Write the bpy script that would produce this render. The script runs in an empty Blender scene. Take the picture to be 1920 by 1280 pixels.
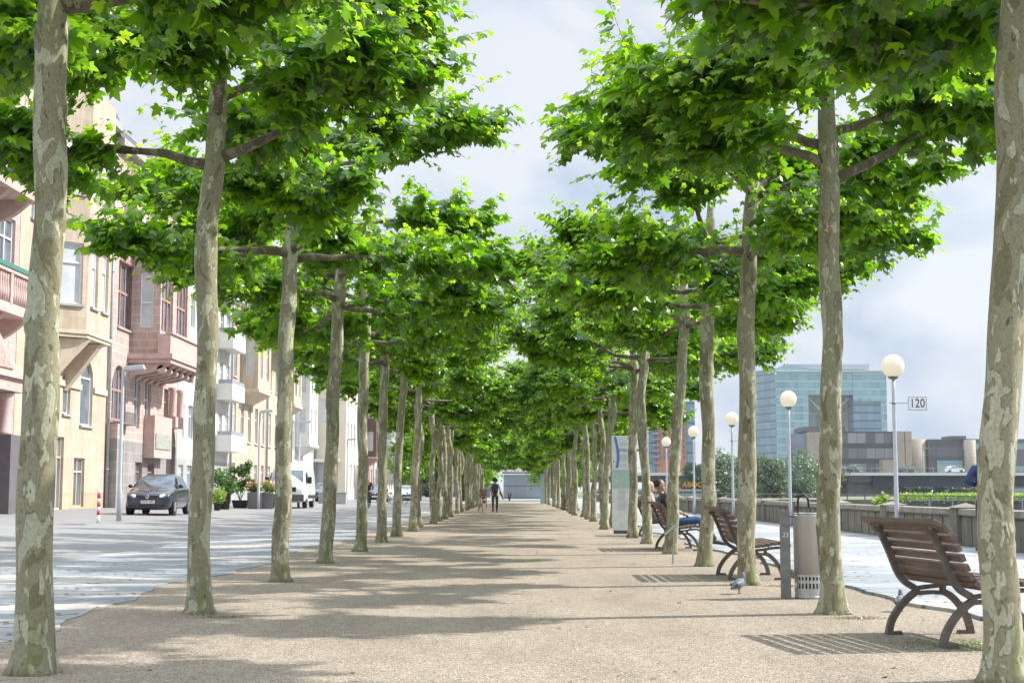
import bpy, bmesh, math, random
import numpy as np
from mathutils import Vector, Matrix, Euler
R = math.radians
SC = bpy.context.scene
COL = SC.collection

# ------------------------------------------------------------------ camera, world, sun
H = 1.05
PITCH = R(6.0); YAW = math.atan(5/2667)
cam_d = bpy.data.cameras.new('camera'); cam = bpy.data.objects.new('camera', cam_d); COL.objects.link(cam)
cam.location = (0, 0, H); cam.rotation_euler = (R(90)+PITCH, 0, YAW)
cam_d.lens = 50; cam_d.sensor_width = 36; cam_d.clip_start = .1; cam_d.clip_end = 8000
SC.camera = cam
SC.view_settings.view_transform = 'Standard'; SC.view_settings.look = 'None'
SC.view_settings.gamma = 1; SC.view_settings.exposure = 1.0
SC.view_settings.use_curve_mapping = False
try:
    SC.cycles.max_bounces = 8; SC.cycles.transparent_max_bounces = 6; SC.cycles.transmission_bounces = 4
except Exception: pass

SUN_EL = R(41); SUN_AZ = R(12)           # azimuth measured from +X towards +Y
w = bpy.data.worlds.new('World'); SC.world = w; w.use_nodes = True
nt = w.node_tree; nt.nodes.clear()
def N(nt, t, **k):
    n = nt.nodes.new(t)
    for a, v in k.items(): setattr(n, a, v)
    return n
sky = N(nt, 'ShaderNodeTexSky', sky_type='NISHITA', sun_disc=False, sun_elevation=SUN_EL, sun_rotation=math.pi/2-SUN_AZ,
        air_density=1.0, dust_density=1.2, ozone_density=1.2)
tc = N(nt, 'ShaderNodeTexCoord'); mp = N(nt, 'ShaderNodeMapping'); mp.inputs['Scale'].default_value = (1, 1, 1.7)
mp.inputs['Location'].default_value = (.31, .0, .12)
nz = N(nt, 'ShaderNodeTexNoise'); nz.inputs['Scale'].default_value = 3.6; nz.inputs['Detail'].default_value = 7; nz.inputs['Roughness'].default_value = .48
nz.inputs['Distortion'].default_value = .35
rp = N(nt, 'ShaderNodeValToRGB'); rp.color_ramp.elements[0].position = .40; rp.color_ramp.elements[1].position = .60
rp.color_ramp.elements[0].color = (.85,.85,.85,1); rp.color_ramp.elements[1].color = (1,1,1,1)
nz2 = N(nt, 'ShaderNodeTexNoise'); nz2.inputs['Scale'].default_value = 4.2; nz2.inputs['Detail'].default_value = 8; nz2.inputs['Distortion'].default_value = .25
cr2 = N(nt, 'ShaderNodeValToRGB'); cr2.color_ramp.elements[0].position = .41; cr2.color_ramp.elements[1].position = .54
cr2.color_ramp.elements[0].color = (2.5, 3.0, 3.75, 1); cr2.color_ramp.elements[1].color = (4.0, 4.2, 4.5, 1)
mx = N(nt, 'ShaderNodeMix', data_type='RGBA')
bg = N(nt, 'ShaderNodeBackground'); bg.inputs['Strength'].default_value = .105
out = N(nt, 'ShaderNodeOutputWorld')
L = nt.links.new
L(tc.outputs['Generated'], mp.inputs[0]); L(mp.outputs[0], nz.inputs['Vector']); L(mp.outputs[0], nz2.inputs['Vector'])
L(nz.outputs['Fac'], rp.inputs[0]); L(nz2.outputs['Fac'], cr2.inputs[0])
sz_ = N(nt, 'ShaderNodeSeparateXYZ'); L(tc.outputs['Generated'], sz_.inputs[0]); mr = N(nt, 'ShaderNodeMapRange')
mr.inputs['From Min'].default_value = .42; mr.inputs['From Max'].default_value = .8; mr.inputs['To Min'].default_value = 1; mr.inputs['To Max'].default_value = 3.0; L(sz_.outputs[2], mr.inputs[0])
vm = N(nt, 'ShaderNodeVectorMath', operation='SCALE'); L(cr2.outputs[0], vm.inputs[0]); L(mr.outputs[0], vm.inputs['Scale'])   # unseen overhead sky boosted, added fill light for the shaded areas
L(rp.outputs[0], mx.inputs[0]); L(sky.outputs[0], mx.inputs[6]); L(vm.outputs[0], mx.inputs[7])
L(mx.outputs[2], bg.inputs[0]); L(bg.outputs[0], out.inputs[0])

sd = bpy.data.lights.new('sun', 'SUN'); sd.energy = 3.5; sd.angle = R(.9); sd.color = (1, .96, .9)
so = bpy.data.objects.new('sun', sd); COL.objects.link(so)
sdir = Vector((math.cos(SUN_EL)*math.cos(SUN_AZ), math.cos(SUN_EL)*math.sin(SUN_AZ), math.sin(SUN_EL)))
so.rotation_euler = sdir.to_track_quat('Z', 'Y').to_euler(); so.location = (30, 10, 40)

# ------------------------------------------------------------------ pixel helpers (authoring only: give real 3D places)
F = 2667.0
CM = Euler((R(90)+PITCH, 0, YAW)).to_matrix()
def ray(px, py): return CM @ Vector(((px-960)/F, (640-py)/F, -1))
def onX(px, py, X):                       # point on plane X
    d = ray(px, py); t = X/d.x; return Vector((X, d.y*t, H+d.z*t))
def onG(px, py, z=0):                     # point on ground height z
    d = ray(px, py); t = (z-H)/d.z; return Vector((d.x*t, d.y*t, z))
def onY(px, py, Y):
    d = ray(px, py); t = Y/d.y; return Vector((d.x*t, Y, H+d.z*t))
def gz(x):                                # street rises gently to the houses
    if x > -6.7: return 0
    if x > -13: return .2*(-6.7-x)/6.3
    if x > -18.5: return .2+.1*(-13-x)/5.5
    return .3

# ------------------------------------------------------------------ materials
MATS = {}
def mat(name, col, rough=.7, metal=0, var=.12, scale=6, bump=0, spec=.5, col2=None, bscale=None, coat=0, tcoord='Object', stretch=(1,1,1)):
    if name in MATS: return MATS[name]
    m = bpy.data.materials.new(name); m.use_nodes = True; MATS[name] = m
    t = m.node_tree; b = t.nodes['Principled BSDF']
    b.inputs['Roughness'].default_value = rough; b.inputs['Metallic'].default_value = metal
    b.inputs['Specular IOR Level'].default_value = spec; b.inputs['Coat Weight'].default_value = coat
    tcn = N(t, 'ShaderNodeTexCoord'); mpn = N(t, 'ShaderNodeMapping'); mpn.inputs['Scale'].default_value = stretch
    t.links.new(tcn.outputs[tcoord], mpn.inputs[0])
    n = N(t, 'ShaderNodeTexNoise'); n.inputs['Scale'].default_value = scale; n.inputs['Detail'].default_value = 6; n.inputs['Roughness'].default_value = .6
    t.links.new(mpn.outputs[0], n.inputs['Vector'])
    r = N(t, 'ShaderNodeValToRGB'); r.color_ramp.elements[0].position = .3; r.color_ramp.elements[1].position = .7
    a = col2 or [c*(1-var) for c in col]; c2 = [min(1, c*(1+var)) for c in col] if not col2 else col
    r.color_ramp.elements[0].color = (*a, 1); r.color_ramp.elements[1].color = (*c2, 1)
    t.links.new(n.outputs['Fac'], r.inputs[0]); t.links.new(r.outputs[0], b.inputs['Base Color'])
    if bump:
        bn = N(t, 'ShaderNodeBump'); bn.inputs['Strength'].default_value = bump; bn.inputs['Distance'].default_value = .02
        n2 = N(t, 'ShaderNodeTexNoise'); n2.inputs['Scale'].default_value = bscale or scale*4; n2.inputs['Detail'].default_value = 5
        t.links.new(mpn.outputs[0], n2.inputs['Vector']); t.links.new(n2.outputs['Fac'], bn.inputs['Height']); t.links.new(bn.outputs[0], b.inputs['Normal'])
    return m

def ramp(t, els, interp='LINEAR'):
    r = N(t, 'ShaderNodeValToRGB'); cr = r.color_ramp; cr.interpolation = interp
    while len(cr.elements) < len(els): cr.elements.new(.5)
    for e, (p, c) in zip(cr.elements, els): e.position = p; e.color = (*c, 1) if len(c) == 3 else c
    return r
def mixrgb(t, fac, a, b, bt='MIX'):
    m = N(t, 'ShaderNodeMix', data_type='RGBA', blend_type=bt)
    for s, v in ((0, fac), (6, a), (7, b)):
        if isinstance(v, (int, float)): m.inputs[s].default_value = v
        elif isinstance(v, tuple): m.inputs[s].default_value = (*v, 1)
        else: t.links.new(v, m.inputs[s])
    return m.outputs[2]
def newmat(name):
    m = bpy.data.materials.new(name); m.use_nodes = True; MATS[name] = m
    return m, m.node_tree, m.node_tree.nodes['Principled BSDF']
def noise(t, vec, scale, detail=5, rough=.55, dist=0):
    n = N(t, 'ShaderNodeTexNoise'); n.inputs['Scale'].default_value = scale; n.inputs['Detail'].default_value = detail
    n.inputs['Roughness'].default_value = rough; n.inputs['Distortion'].default_value = dist
    t.links.new(vec, n.inputs['Vector']); return n.outputs['Fac']
def coords(t, kind='Object', scale=(1,1,1), loc=(0,0,0)):
    a = N(t, 'ShaderNodeTexCoord'); b = N(t, 'ShaderNodeMapping'); b.inputs['Scale'].default_value = scale; b.inputs['Location'].default_value = loc
    t.links.new(a.outputs[kind], b.inputs[0]); return b.outputs[0]
def mathn(t, op, a, b=0.0, c=None):
    m = N(t, 'ShaderNodeMath', operation=op)
    for i, v in enumerate((a, b) if c is None else (a, b, c)):
        if isinstance(v, (int, float)): m.inputs[i].default_value = v
        else: t.links.new(v, m.inputs[i])
    return m.outputs[0]
def bump(t, b, h, strength=.5, dist=.01):
    n = N(t, 'ShaderNodeBump'); n.inputs['Strength'].default_value = strength; n.inputs['Distance'].default_value = dist
    t.links.new(h, n.inputs['Height']); t.links.new(n.outputs[0], b.inputs['Normal'])

# gravel
m, t, b = newmat('gravel'); v = coords(t)
vo = N(t, 'ShaderNodeTexVoronoi'); vo.inputs['Scale'].default_value = 105; t.links.new(v, vo.inputs['Vector'])
sep = N(t, 'ShaderNodeSeparateColor'); t.links.new(vo.outputs['Color'], sep.inputs[0])
r = ramp(t, [(0, (.155,.12,.09)), (.25, (.275,.227,.176)), (.6, (.39,.33,.265)), (1, (.56,.49,.42))]); t.links.new(sep.outputs[0], r.inputs[0])
big = ramp(t, [(.32, (.80,.78,.75)), (.52, (.98,.97,.95)), (.7, (1.10,1.08,1.05))]); t.links.new(noise(t, coords(t, scale=(1,.35,1)), 1.3, 7, .66), big.inputs[0])
c = mixrgb(t, 1.0, r.outputs[0], big.outputs[0], 'MULTIPLY')
mid = ramp(t, [(.42, (.88,.87,.85)), (.62, (1.06,1.05,1.04))]); t.links.new(noise(t, v, 11, 4, .7), mid.inputs[0])
c = mixrgb(t, 1.0, c, mid.outputs[0], 'MULTIPLY')
t.links.new(c, b.inputs['Base Color']); b.inputs['Roughness'].default_value = .9
bump(t, b, vo.outputs['Distance'], .9, .008)
GRAVEL = m

# wavy promenade paving
def paving(name, ca, cb, cc):
    m, t, b = newmat(name); v = coords(t)
    s = N(t, 'ShaderNodeSeparateXYZ'); t.links.new(v, s.inputs[0])
    x, y = s.outputs[0], s.outputs[1]
    wv = mathn(t, 'ADD', mathn(t, 'MULTIPLY', mathn(t, 'SINE', mathn(t, 'MULTIPLY', x, 5.2)), .10), mathn(t, 'MULTIPLY', mathn(t, 'SINE', mathn(t, 'MULTIPLY', x, 1.3)), .22))
    yy = mathn(t, 'ADD', y, wv)
    band = mathn(t, 'FLOOR', mathn(t, 'MULTIPLY', yy, 1.25))
    wn = N(t, 'ShaderNodeTexWhiteNoise', noise_dimensions='2D'); cx = N(t, 'ShaderNodeCombineXYZ')
    t.links.new(band, cx.inputs[0]); t.links.new(mathn(t, 'FLOOR', mathn(t, 'MULTIPLY', mathn(t, 'ADD', x, mathn(t, 'MULTIPLY', mathn(t, 'SINE', mathn(t, 'MULTIPLY', y, 7)), .12)), .42)), cx.inputs[1])
    t.links.new(cx.outputs[0], wn.inputs['Vector'])
    r = ramp(t, [(0, ca), (.4, cb), (.72, cc)], 'CONSTANT'); t.links.new(wn.outputs['Value'], r.inputs[0])
    fr = mathn(t, 'FRACT', mathn(t, 'MULTIPLY', yy, 1.25))
    j = mathn(t, 'LESS_THAN', fr, .06)
    # interlocking scalloped joints inside every second band
    sc = mathn(t, 'ABSOLUTE', mathn(t, 'SUBTRACT', fr, mathn(t, 'ADD', .5, mathn(t, 'MULTIPLY', mathn(t, 'SINE', mathn(t, 'MULTIPLY', x, 38)), .12))))
    scal = mathn(t, 'MULTIPLY', mathn(t, 'LESS_THAN', sc, .08), mathn(t, 'GREATER_THAN', noise(t, coords(t, scale=(.8,1.4,1)), 1.4, 2), .54))
    jj = mathn(t, 'MAXIMUM', j, scal)
    st = ramp(t, [(.3, (.86,.87,.88)), (.7, (1.06,1.05,1.04))]); t.links.new(noise(t, v, 2.6, 8, .65), st.inputs[0])
    c = mixrgb(t, 1.0, r.outputs[0], st.outputs[0], 'MULTIPLY')
    c = mixrgb(t, mathn(t, 'MULTIPLY', jj, .75), c, (.10,.10,.11))
    t.links.new(c, b.inputs['Base Color']); b.inputs['Roughness'].default_value = .75
    return m
PAVE_L = paving('promenade paving street side', (.26,.28,.30), (.32,.33,.34), (.46,.44,.40))
PAVE_R = paving('promenade paving river side', (.30,.325,.35), (.36,.38,.40), (.48,.46,.42))

# street setts / asphalt
m, t, b = newmat('street'); v = coords(t)
br = N(t, 'ShaderNodeTexBrick'); br.inputs['Scale'].default_value = 3.2; br.inputs['Color1'].default_value = (.245,.24,.235,1); br.inputs['Color2'].default_value = (.29,.285,.28,1)
br.inputs['Mortar'].default_value = (.19,.19,.185,1); br.inputs['Mortar Size'].default_value = .03; t.links.new(v, br.inputs['Vector'])
st = ramp(t, [(.3, (.82,.83,.84)), (.7, (1.1,1.09,1.08))]); t.links.new(noise(t, v, .7, 8, .62), st.inputs[0])
c = mixrgb(t, 1.0, br.outputs[0], st.outputs[0], 'MULTIPLY'); t.links.new(c, b.inputs['Base Color']); b.inputs['Roughness'].default_value = .85
STREET = m

# plane tree bark
def bark(name, pale, base, olive, moss):
    m, t, b = newmat(name); v = coords(t, scale=(1, 1, .42))
    oi = N(t, 'ShaderNodeObjectInfo'); va = N(t, 'ShaderNodeVectorMath', operation='ADD'); vs = N(t, 'ShaderNodeVectorMath', operation='SCALE')
    cx = N(t, 'ShaderNodeCombineXYZ')
    for i in range(3): t.links.new(oi.outputs['Random'], cx.inputs[i])
    t.links.new(cx.outputs[0], vs.inputs[0]); vs.inputs['Scale'].default_value = 37
    t.links.new(v, va.inputs[0]); t.links.new(vs.outputs[0], va.inputs[1]); v2 = va.outputs[0]
    edge = tuple(c*.55 for c in base)
    big = noise(t, v2, 6.8, 4.5, .42, .7)
    r = ramp(t, [(0, olive), (.402, olive), (.408, base), (.574, base), (.578, edge), (.584, edge), (.592, pale), (1, pale)]); t.links.new(big, r.inputs[0])
    f2 = noise(t, v2, 17, 2.5, .5, .4)
    r2 = ramp(t, [(0, (0,0,0)), (.60, (0,0,0)), (.615, (1,1,1))]); t.links.new(f2, r2.inputs[0])
    c = mixrgb(t, r2.outputs[0], r.outputs[0], tuple(min(1, p*1.12) for p in pale))
    f3 = noise(t, coords(t, scale=(1,1,.7)), 60, 4, .7)
    r3 = ramp(t, [(.35, (.72,.70,.66)), (.55, (1.0,1.0,1.0)), (.8, (1.15,1.13,1.1))]); t.links.new(f3, r3.inputs[0])
    c = mixrgb(t, 1.0, c, r3.outputs[0], 'MULTIPLY')
    # dark pits
    f4 = noise(t, v2, 26, 2, .5); r4 = ramp(t, [(0, (1,1,1)), (.27, (1,1,1)), (.30, (0,0,0))]); t.links.new(f4, r4.inputs[0])
    c = mixrgb(t, mathn(t, 'MULTIPLY', r4.outputs[0], .75), c, (.06,.05,.035))
    # moss streaks, growing on some sides
    f5 = noise(t, coords(t, scale=(1.3,1.3,.28)), 3.0, 4, .6); r5 = ramp(t, [(.57, (0,0,0)), (.68, (1,1,1))]); t.links.new(f5, r5.inputs[0])
    c = mixrgb(t, mathn(t, 'MULTIPLY', r5.outputs[0], moss), c, (.17,.19,.045))
    t.links.new(c, b.inputs['Base Color']); b.inputs['Roughness'].default_value = .85
    h = mathn(t, 'ADD', mathn(t, 'MULTIPLY', r.outputs[0], .8), mathn(t, 'MULTIPLY', f3, .5)); bump(t, b, h, .55, .012)
    return m
BARK = bark('plane bark', (.43,.43,.31), (.285,.272,.175), (.20,.185,.105), .75)
LIMB = bark('limb bark', (.21,.195,.13), (.125,.11,.065), (.085,.07,.04), .5)

# leaves
def leafmat(name, ramp_els, trans=.45, tmul=(2.1,2.3,.8)):
    m, t, b = newmat(name)
    at = N(t, 'ShaderNodeAttribute', attribute_name='tint')
    r = ramp(t, ramp_els); t.links.new(at.outputs['Fac'], r.inputs[0])
    t.links.new(r.outputs[0], b.inputs['Base Color']); b.inputs['Roughness'].default_value = .30; b.inputs['Specular IOR Level'].default_value = .75
    tr = N(t, 'ShaderNodeBsdfTranslucent'); c = mixrgb(t, 1.0, r.outputs[0], tmul, 'MULTIPLY'); t.links.new(c, tr.inputs[0])
    ms = N(t, 'ShaderNodeMixShader'); ms.inputs[0].default_value = trans
    o = t.nodes['Material Output']; t.links.new(b.outputs[0], ms.inputs[1]); t.links.new(tr.outputs[0], ms.inputs[2]); t.links.new(ms.outputs[0], o.inputs[0])
    return m
LEAF = leafmat('plane leaf', [(0, (.036,.094,.010)), (.45, (.086,.178,.013)), (.8, (.185,.290,.020)), (1, (.31,.40,.06))], .52, (3.1,3.1,.7))
SHRUB = leafmat('shrub leaf', [(0, (.03,.08,.02)), (.6, (.07,.16,.03)), (1, (.16,.28,.05))], .35)
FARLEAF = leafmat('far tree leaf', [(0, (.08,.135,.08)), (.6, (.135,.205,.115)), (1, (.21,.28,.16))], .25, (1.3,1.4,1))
DARKLEAF = leafmat('dark tree leaf', [(0, (.02,.05,.018)), (1, (.06,.12,.035))], .25, (1.5,1.6,1))

def stone(name, c1, c2, mort, bw=.9, bh=.38, ms=.012, low=None, lowz=3.4, lowm=None, stain=.16):
    m, t, b = newmat(name)
    a = N(t, 'ShaderNodeTexCoord'); s = N(t, 'ShaderNodeSeparateXYZ'); t.links.new(a.outputs['Object'], s.inputs[0])
    cx = N(t, 'ShaderNodeCombineXYZ'); t.links.new(mathn(t, 'ADD', s.outputs[1], s.outputs[0]), cx.inputs[0]); t.links.new(s.outputs[2], cx.inputs[1])
    br = N(t, 'ShaderNodeTexBrick'); br.inputs['Scale'].default_value = 1; br.inputs['Brick Width'].default_value = bw; br.inputs['Row Height'].default_value = bh
    br.inputs['Mortar Size'].default_value = ms; br.inputs['Color1'].default_value = (*c1,1); br.inputs['Color2'].default_value = (*c2,1); br.inputs['Mortar'].default_value = (*mort,1)
    t.links.new(cx.outputs[0], br.inputs['Vector']); c = br.outputs[0]
    if low:
        b2 = N(t, 'ShaderNodeTexBrick'); b2.inputs['Scale'].default_value = 1; b2.inputs['Brick Width'].default_value = bw*1.3; b2.inputs['Row Height'].default_value = bh*1.3
        b2.inputs['Mortar Size'].default_value = ms; b2.inputs['Color1'].default_value = (*low,1); b2.inputs['Color2'].default_value = (*[x*.82 for x in low],1); b2.inputs['Mortar'].default_value = (*(lowm or mort),1)
        t.links.new(cx.outputs[0], b2.inputs['Vector'])
        c = mixrgb(t, mathn(t, 'LESS_THAN', s.outputs[2], lowz), c, b2.outputs[0])
    st = ramp(t, [(.3, (1-stain,)*3), (.7, (1+stain*.4,)*3)]); t.links.new(noise(t, a.outputs['Object'], .8, 7, .65), st.inputs[0])
    c = mixrgb(t, 1.0, c, st.outputs[0], 'MULTIPLY')
    s2 = ramp(t, [(.38, (.80,.78,.75)), (.58, (1,1,1))]); t.links.new(noise(t, coords(t, scale=(2.5,2.5,.22)), 1.6, 6, .6), s2.inputs[0])
    c = mixrgb(t, .8, c, s2.outputs[0], 'MULTIPLY'); t.links.new(c, b.inputs['Base Color']); b.inputs['Roughness'].default_value = .85
    return m
def gridmat(name, glass, line, sx, sz, lw=.1, alt=None, rough=.2):
    m, t, b = newmat(name); a = N(t, 'ShaderNodeTexCoord'); s = N(t, 'ShaderNodeSeparateXYZ'); t.links.new(a.outputs['Object'], s.inputs[0])
    xx = mathn(t, 'ADD', s.outputs[0], s.outputs[1])
    fx = mathn(t, 'LESS_THAN', mathn(t, 'FRACT', mathn(t, 'DIVIDE', xx, sx)), lw*.35); fz = mathn(t, 'LESS_THAN', mathn(t, 'FRACT', mathn(t, 'DIVIDE', s.outputs[2], sz)), lw*1.6)
    cx = N(t, 'ShaderNodeCombineXYZ'); t.links.new(mathn(t, 'FLOOR', mathn(t, 'DIVIDE', xx, sx)), cx.inputs[0]); t.links.new(mathn(t, 'FLOOR', mathn(t, 'DIVIDE', s.outputs[2], sz)), cx.inputs[1])
    wn = N(t, 'ShaderNodeTexWhiteNoise', noise_dimensions='2D'); t.links.new(cx.outputs[0], wn.inputs['Vector'])
    r_ = ramp(t, [(0, glass), (1, alt or tuple(c*1.25 for c in glass))]); t.links.new(wn.outputs['Value'], r_.inputs[0])
    c = mixrgb(t, mathn(t, 'MAXIMUM', mathn(t, 'MULTIPLY', fx, .6), fz), r_.outputs[0], line); t.links.new(c, b.inputs['Base Color']); b.inputs['Roughness'].default_value = rough
    return m
RED = stone('red sandstone', (.56,.42,.39), (.48,.35,.32), (.62,.53,.50))
REDP = mat('red sandstone dressing', (.52,.38,.35), .85, scale=3, var=.15)
PINK = stone('pink sandstone blocks', (.56,.425,.38), (.48,.345,.31), (.68,.62,.58), .8, .4, .016, low=(.34,.31,.30), lowz=3.15, lowm=(.44,.41,.39))
TAN = stone('tan sandstone', (.58,.49,.385), (.52,.425,.325), (.45,.37,.28), 1.0, .42, .008, low=(.55,.43,.30), lowz=.7)
TANP = mat('tan stone dressing', (.58,.485,.375), .85, scale=3)
CREAM = stone('cream plaster', (.60,.52,.40), (.58,.50,.38), (.52,.45,.34), 2.2, .6, .004)
WHITE = stone('white plaster', (.64,.63,.60), (.62,.61,.58), (.60,.59,.56), 3, 3, .004, low=(.42,.42,.42), lowz=2.6)
WHITE2 = mat('white render', (.66,.645,.615), .8, scale=1.2, var=.08)
GREYD = mat('dark basalt plinth', (.13,.12,.13), .7, scale=3)
FRAMEW = mat('white window paint', (.78,.79,.80), .45, scale=2, var=.05)
FRAMER = mat('red stone tracery', (.36,.21,.18), .8, scale=3)
GLASS = mat('window glass', (.20,.24,.28), .08, scale=1.1, col2=(.07,.09,.11), spec=1)
CURTAIN = mat('curtained glass', (.62,.65,.68), .25, scale=.8, col2=(.42,.46,.5), spec=.8)
WOODD = mat('oiled oak door', (.20,.10,.065), .6, scale=5, stretch=(1,1,.15), var=.25)
ZINC = mat('zinc sheet', (.34,.37,.40), .5, .3, scale=4)
GREENP = mat('green painted rail', (.05,.20,.15), .5)
ROOF = mat('slate roof', (.10,.10,.11), .7, scale=5)
DARK = mat('black plastic', (.02,.02,.022), .5)
RUBBER = mat('tyre rubber', (.018,.018,.02), .85)
STEEL = mat('brushed steel', (.50,.51,.51), .5, .45, scale=8, stretch=(1,1,.2), var=.18)
STEELD = mat('weathered grey steel', (.22,.22,.215), .55, .4, scale=8, var=.25)
GALV = mat('galvanised post', (.46,.50,.54), .5, .25, scale=5, var=.08)
IRON = mat('cast iron frame', (.155,.135,.12), .55, .35, scale=14, var=.25, bump=.25)
SLAT = mat('brown stained slat', (.15,.105,.085), .6, scale=4, stretch=(6,.6,6), var=.35, bump=.3)
CONC = mat('weathered concrete', (.30,.27,.225), .9, scale=2.6, col2=(.13,.115,.095), stretch=(1,1.6,.35), bump=.3)
CONCC = mat('concrete coping', (.30,.27,.23), .9, scale=5, var=.3, bump=.3)
CONCG = mat('smooth grey concrete', (.36,.35,.345), .85, scale=1.5, var=.15)
SKIN = mat('skin', (.50,.30,.21), .55, scale=20, var=.06)
SKIND = mat('tanned skin', (.36,.19,.125), .55, scale=20, var=.06)
HAIRD = mat('dark hair', (.025,.017,.013), .6, scale=40, var=.4)
def plain(name, c, rough=.7, metal=0, **k): return mat(name, c, rough, metal, var=.1, **k)

# ------------------------------------------------------------------ mesh helpers
class MB:
    def __init__(s): s.v = []; s.f = []; s.m = []; s.sm = []; s.mi = 0; s.T = None
    def add(s, vs, fs, smooth=False):
        o = len(s.v)
        for p in vs:
            p = Vector(p)
            if s.T is not None: p = s.T @ p
            s.v.append(tuple(p))
        for f in fs: s.f.append([o+i for i in f]); s.m.append(s.mi); s.sm.append(smooth)
    def box(s, x0, x1, y0, y1, z0, z1):
        if x0 > x1: x0, x1 = x1, x0
        if y0 > y1: y0, y1 = y1, y0
        s.add([(x0,y0,z0),(x1,y0,z0),(x1,y1,z0),(x0,y1,z0),(x0,y0,z1),(x1,y0,z1),(x1,y1,z1),(x0,y1,z1)],
              [(0,3,2,1),(4,5,6,7),(0,1,5,4),(1,2,6,5),(2,3,7,6),(3,0,4,7)])
    def quad(s, *p): s.add(p, [tuple(range(len(p)))])
    def bar(s, a, b, wx, wy, up=(0,0,1)):      # rectangular bar from a to b
        a = Vector(a); b = Vector(b); d = (b-a).normalized(); up = Vector(up)
        if abs(d.dot(up)) > .99: up = Vector((1,0,0))
        u = d.cross(up).normalized()*wx/2; v = u.cross(d).normalized()*wy/2
        s.add([a-u-v, a+u-v, a+u+v, a-u+v, b-u-v, b+u-v, b+u+v, b-u+v], [(0,3,2,1),(4,5,6,7),(0,1,5,4),(1,2,6,5),(2,3,7,6),(3,0,4,7)])
    def tube(s, pts, rad, seg=10, caps=True, noise_f=None):
        pts = [Vector(p) for p in pts]; n = len(pts)
        if isinstance(rad, (int, float)): rad = [rad]*n
        vs = []; ref = None
        for i, p in enumerate(pts):
            d = (pts[min(i+1, n-1)]-pts[max(i-1, 0)]).normalized()
            if ref is None: ref = Vector((1,0,0)) if abs(d.x) < .8 else Vector((0,1,0))
            u = (ref-d*ref.dot(d)).normalized(); ref = u; v = d.cross(u)
            for k in range(seg):
                a = 2*math.pi*k/seg; rr = rad[i]*(noise_f(i, a) if noise_f else 1)
                vs.append(p+u*math.cos(a)*rr+v*math.sin(a)*rr)
        fs = []
        for i in range(n-1):
            for k in range(seg): k2 = (k+1) % seg; fs.append((i*seg+k, i*seg+k2, (i+1)*seg+k2, (i+1)*seg+k))
        s.add(vs, fs, True)
        if caps:
            s.add(vs[:seg], [tuple(range(seg))[::-1]]); s.add(vs[-seg:], [tuple(range(seg))])
    def lathe(s, prof, c=(0,0,0), seg=20, axis='Z', smooth=True):
        vs = []
        for r_, z in prof:
            for k in range(seg):
                a = 2*math.pi*k/seg; x, y = r_*math.cos(a), r_*math.sin(a)
                q = (x, y, z) if axis == 'Z' else ((z, x, y) if axis == 'X' else (x, z, y))
                vs.append((c[0]+q[0], c[1]+q[1], c[2]+q[2]))
        fs = []
        for i in range(len(prof)-1):
            for k in range(seg):
                k2 = (k+1) % seg; f = (i*seg+k, i*seg+k2, (i+1)*seg+k2, (i+1)*seg+k); fs.append(f if axis != 'Y' else f[::-1])
        s.add(vs, fs, smooth)
        s.add(vs[:seg], [tuple(range(seg))]); s.add(vs[-seg:], [tuple(range(seg))])
    def prism(s, poly, d, off=(0,0,0)):         # poly: list of 3D points (planar), extruded by vector d
        n = len(poly); d = Vector(d); o = Vector(off); p0 = [Vector(p)+o for p in poly]; p1 = [p+d for p in p0]
        s.add(p0+p1, [tuple(range(n))[::-1], tuple(range(n, 2*n))]+[(i, (i+1) % n, n+(i+1) % n, n+i) for i in range(n)])
    def ell(s, c, r, seg=14, rings=9):
        vs = []; fs = []
        for i in range(rings+1):
            th = math.pi*i/rings
            for k in range(seg):
                a = 2*math.pi*k/seg; vs.append((c[0]+r[0]*math.sin(th)*math.cos(a), c[1]+r[1]*math.sin(th)*math.sin(a), c[2]+r[2]*math.cos(th)))
        for i in range(rings):
            for k in range(seg): k2 = (k+1) % seg; fs.append((i*seg+k, (i+1)*seg+k, (i+1)*seg+k2, i*seg+k2))
        s.add(vs, fs, True)
    def build(s, name, mats, parent=None, world=None, bevel=0, recalc=True):
        me = bpy.data.meshes.new(name)
        vs = s.v
        if world is not None: vs = [(a-world[0], b_-world[1], c-world[2]) for a, b_, c in vs]
        me.from_pydata(vs, [], s.f)
        if not isinstance(mats, (list, tuple)): mats = [mats]
        for mm in mats: me.materials.append(mm)
        me.polygons.foreach_set('material_index', s.m); me.polygons.foreach_set('use_smooth', s.sm)
        if recalc:
            bm = bmesh.new(); bm.from_mesh(me); bmesh.ops.remove_doubles(bm, verts=bm.verts, dist=1e-5); bmesh.ops.recalc_face_normals(bm, faces=bm.faces); bm.to_mesh(me); bm.free()
        me.update()
        o = bpy.data.objects.new(name, me); COL.objects.link(o)
        if parent is not None: o.parent = parent
        if bevel:
            bv = o.modifiers.new('bevel', 'BEVEL'); bv.width = bevel; bv.segments = 2; bv.limit_method = 'ANGLE'
        return o
def tag(o, label, cat, group=None, kind=None):
    if label: o['label'] = label
    if cat: o['category'] = cat
    if group: o['group'] = group
    if kind: o['kind'] = kind
    return o
def thing(name, label, cat, loc=(0,0,0), rz=0, group=None):
    o = bpy.data.objects.new(name, None); COL.objects.link(o); o.location = loc; o.rotation_euler = (0,0,rz); o.empty_display_size = .2
    return tag(o, label, cat, group)
def struct(o, label=None): o['kind'] = 'structure'; o['label'] = label or o.name.replace('_', ' '); o['category'] = 'ground'; return o
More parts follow.
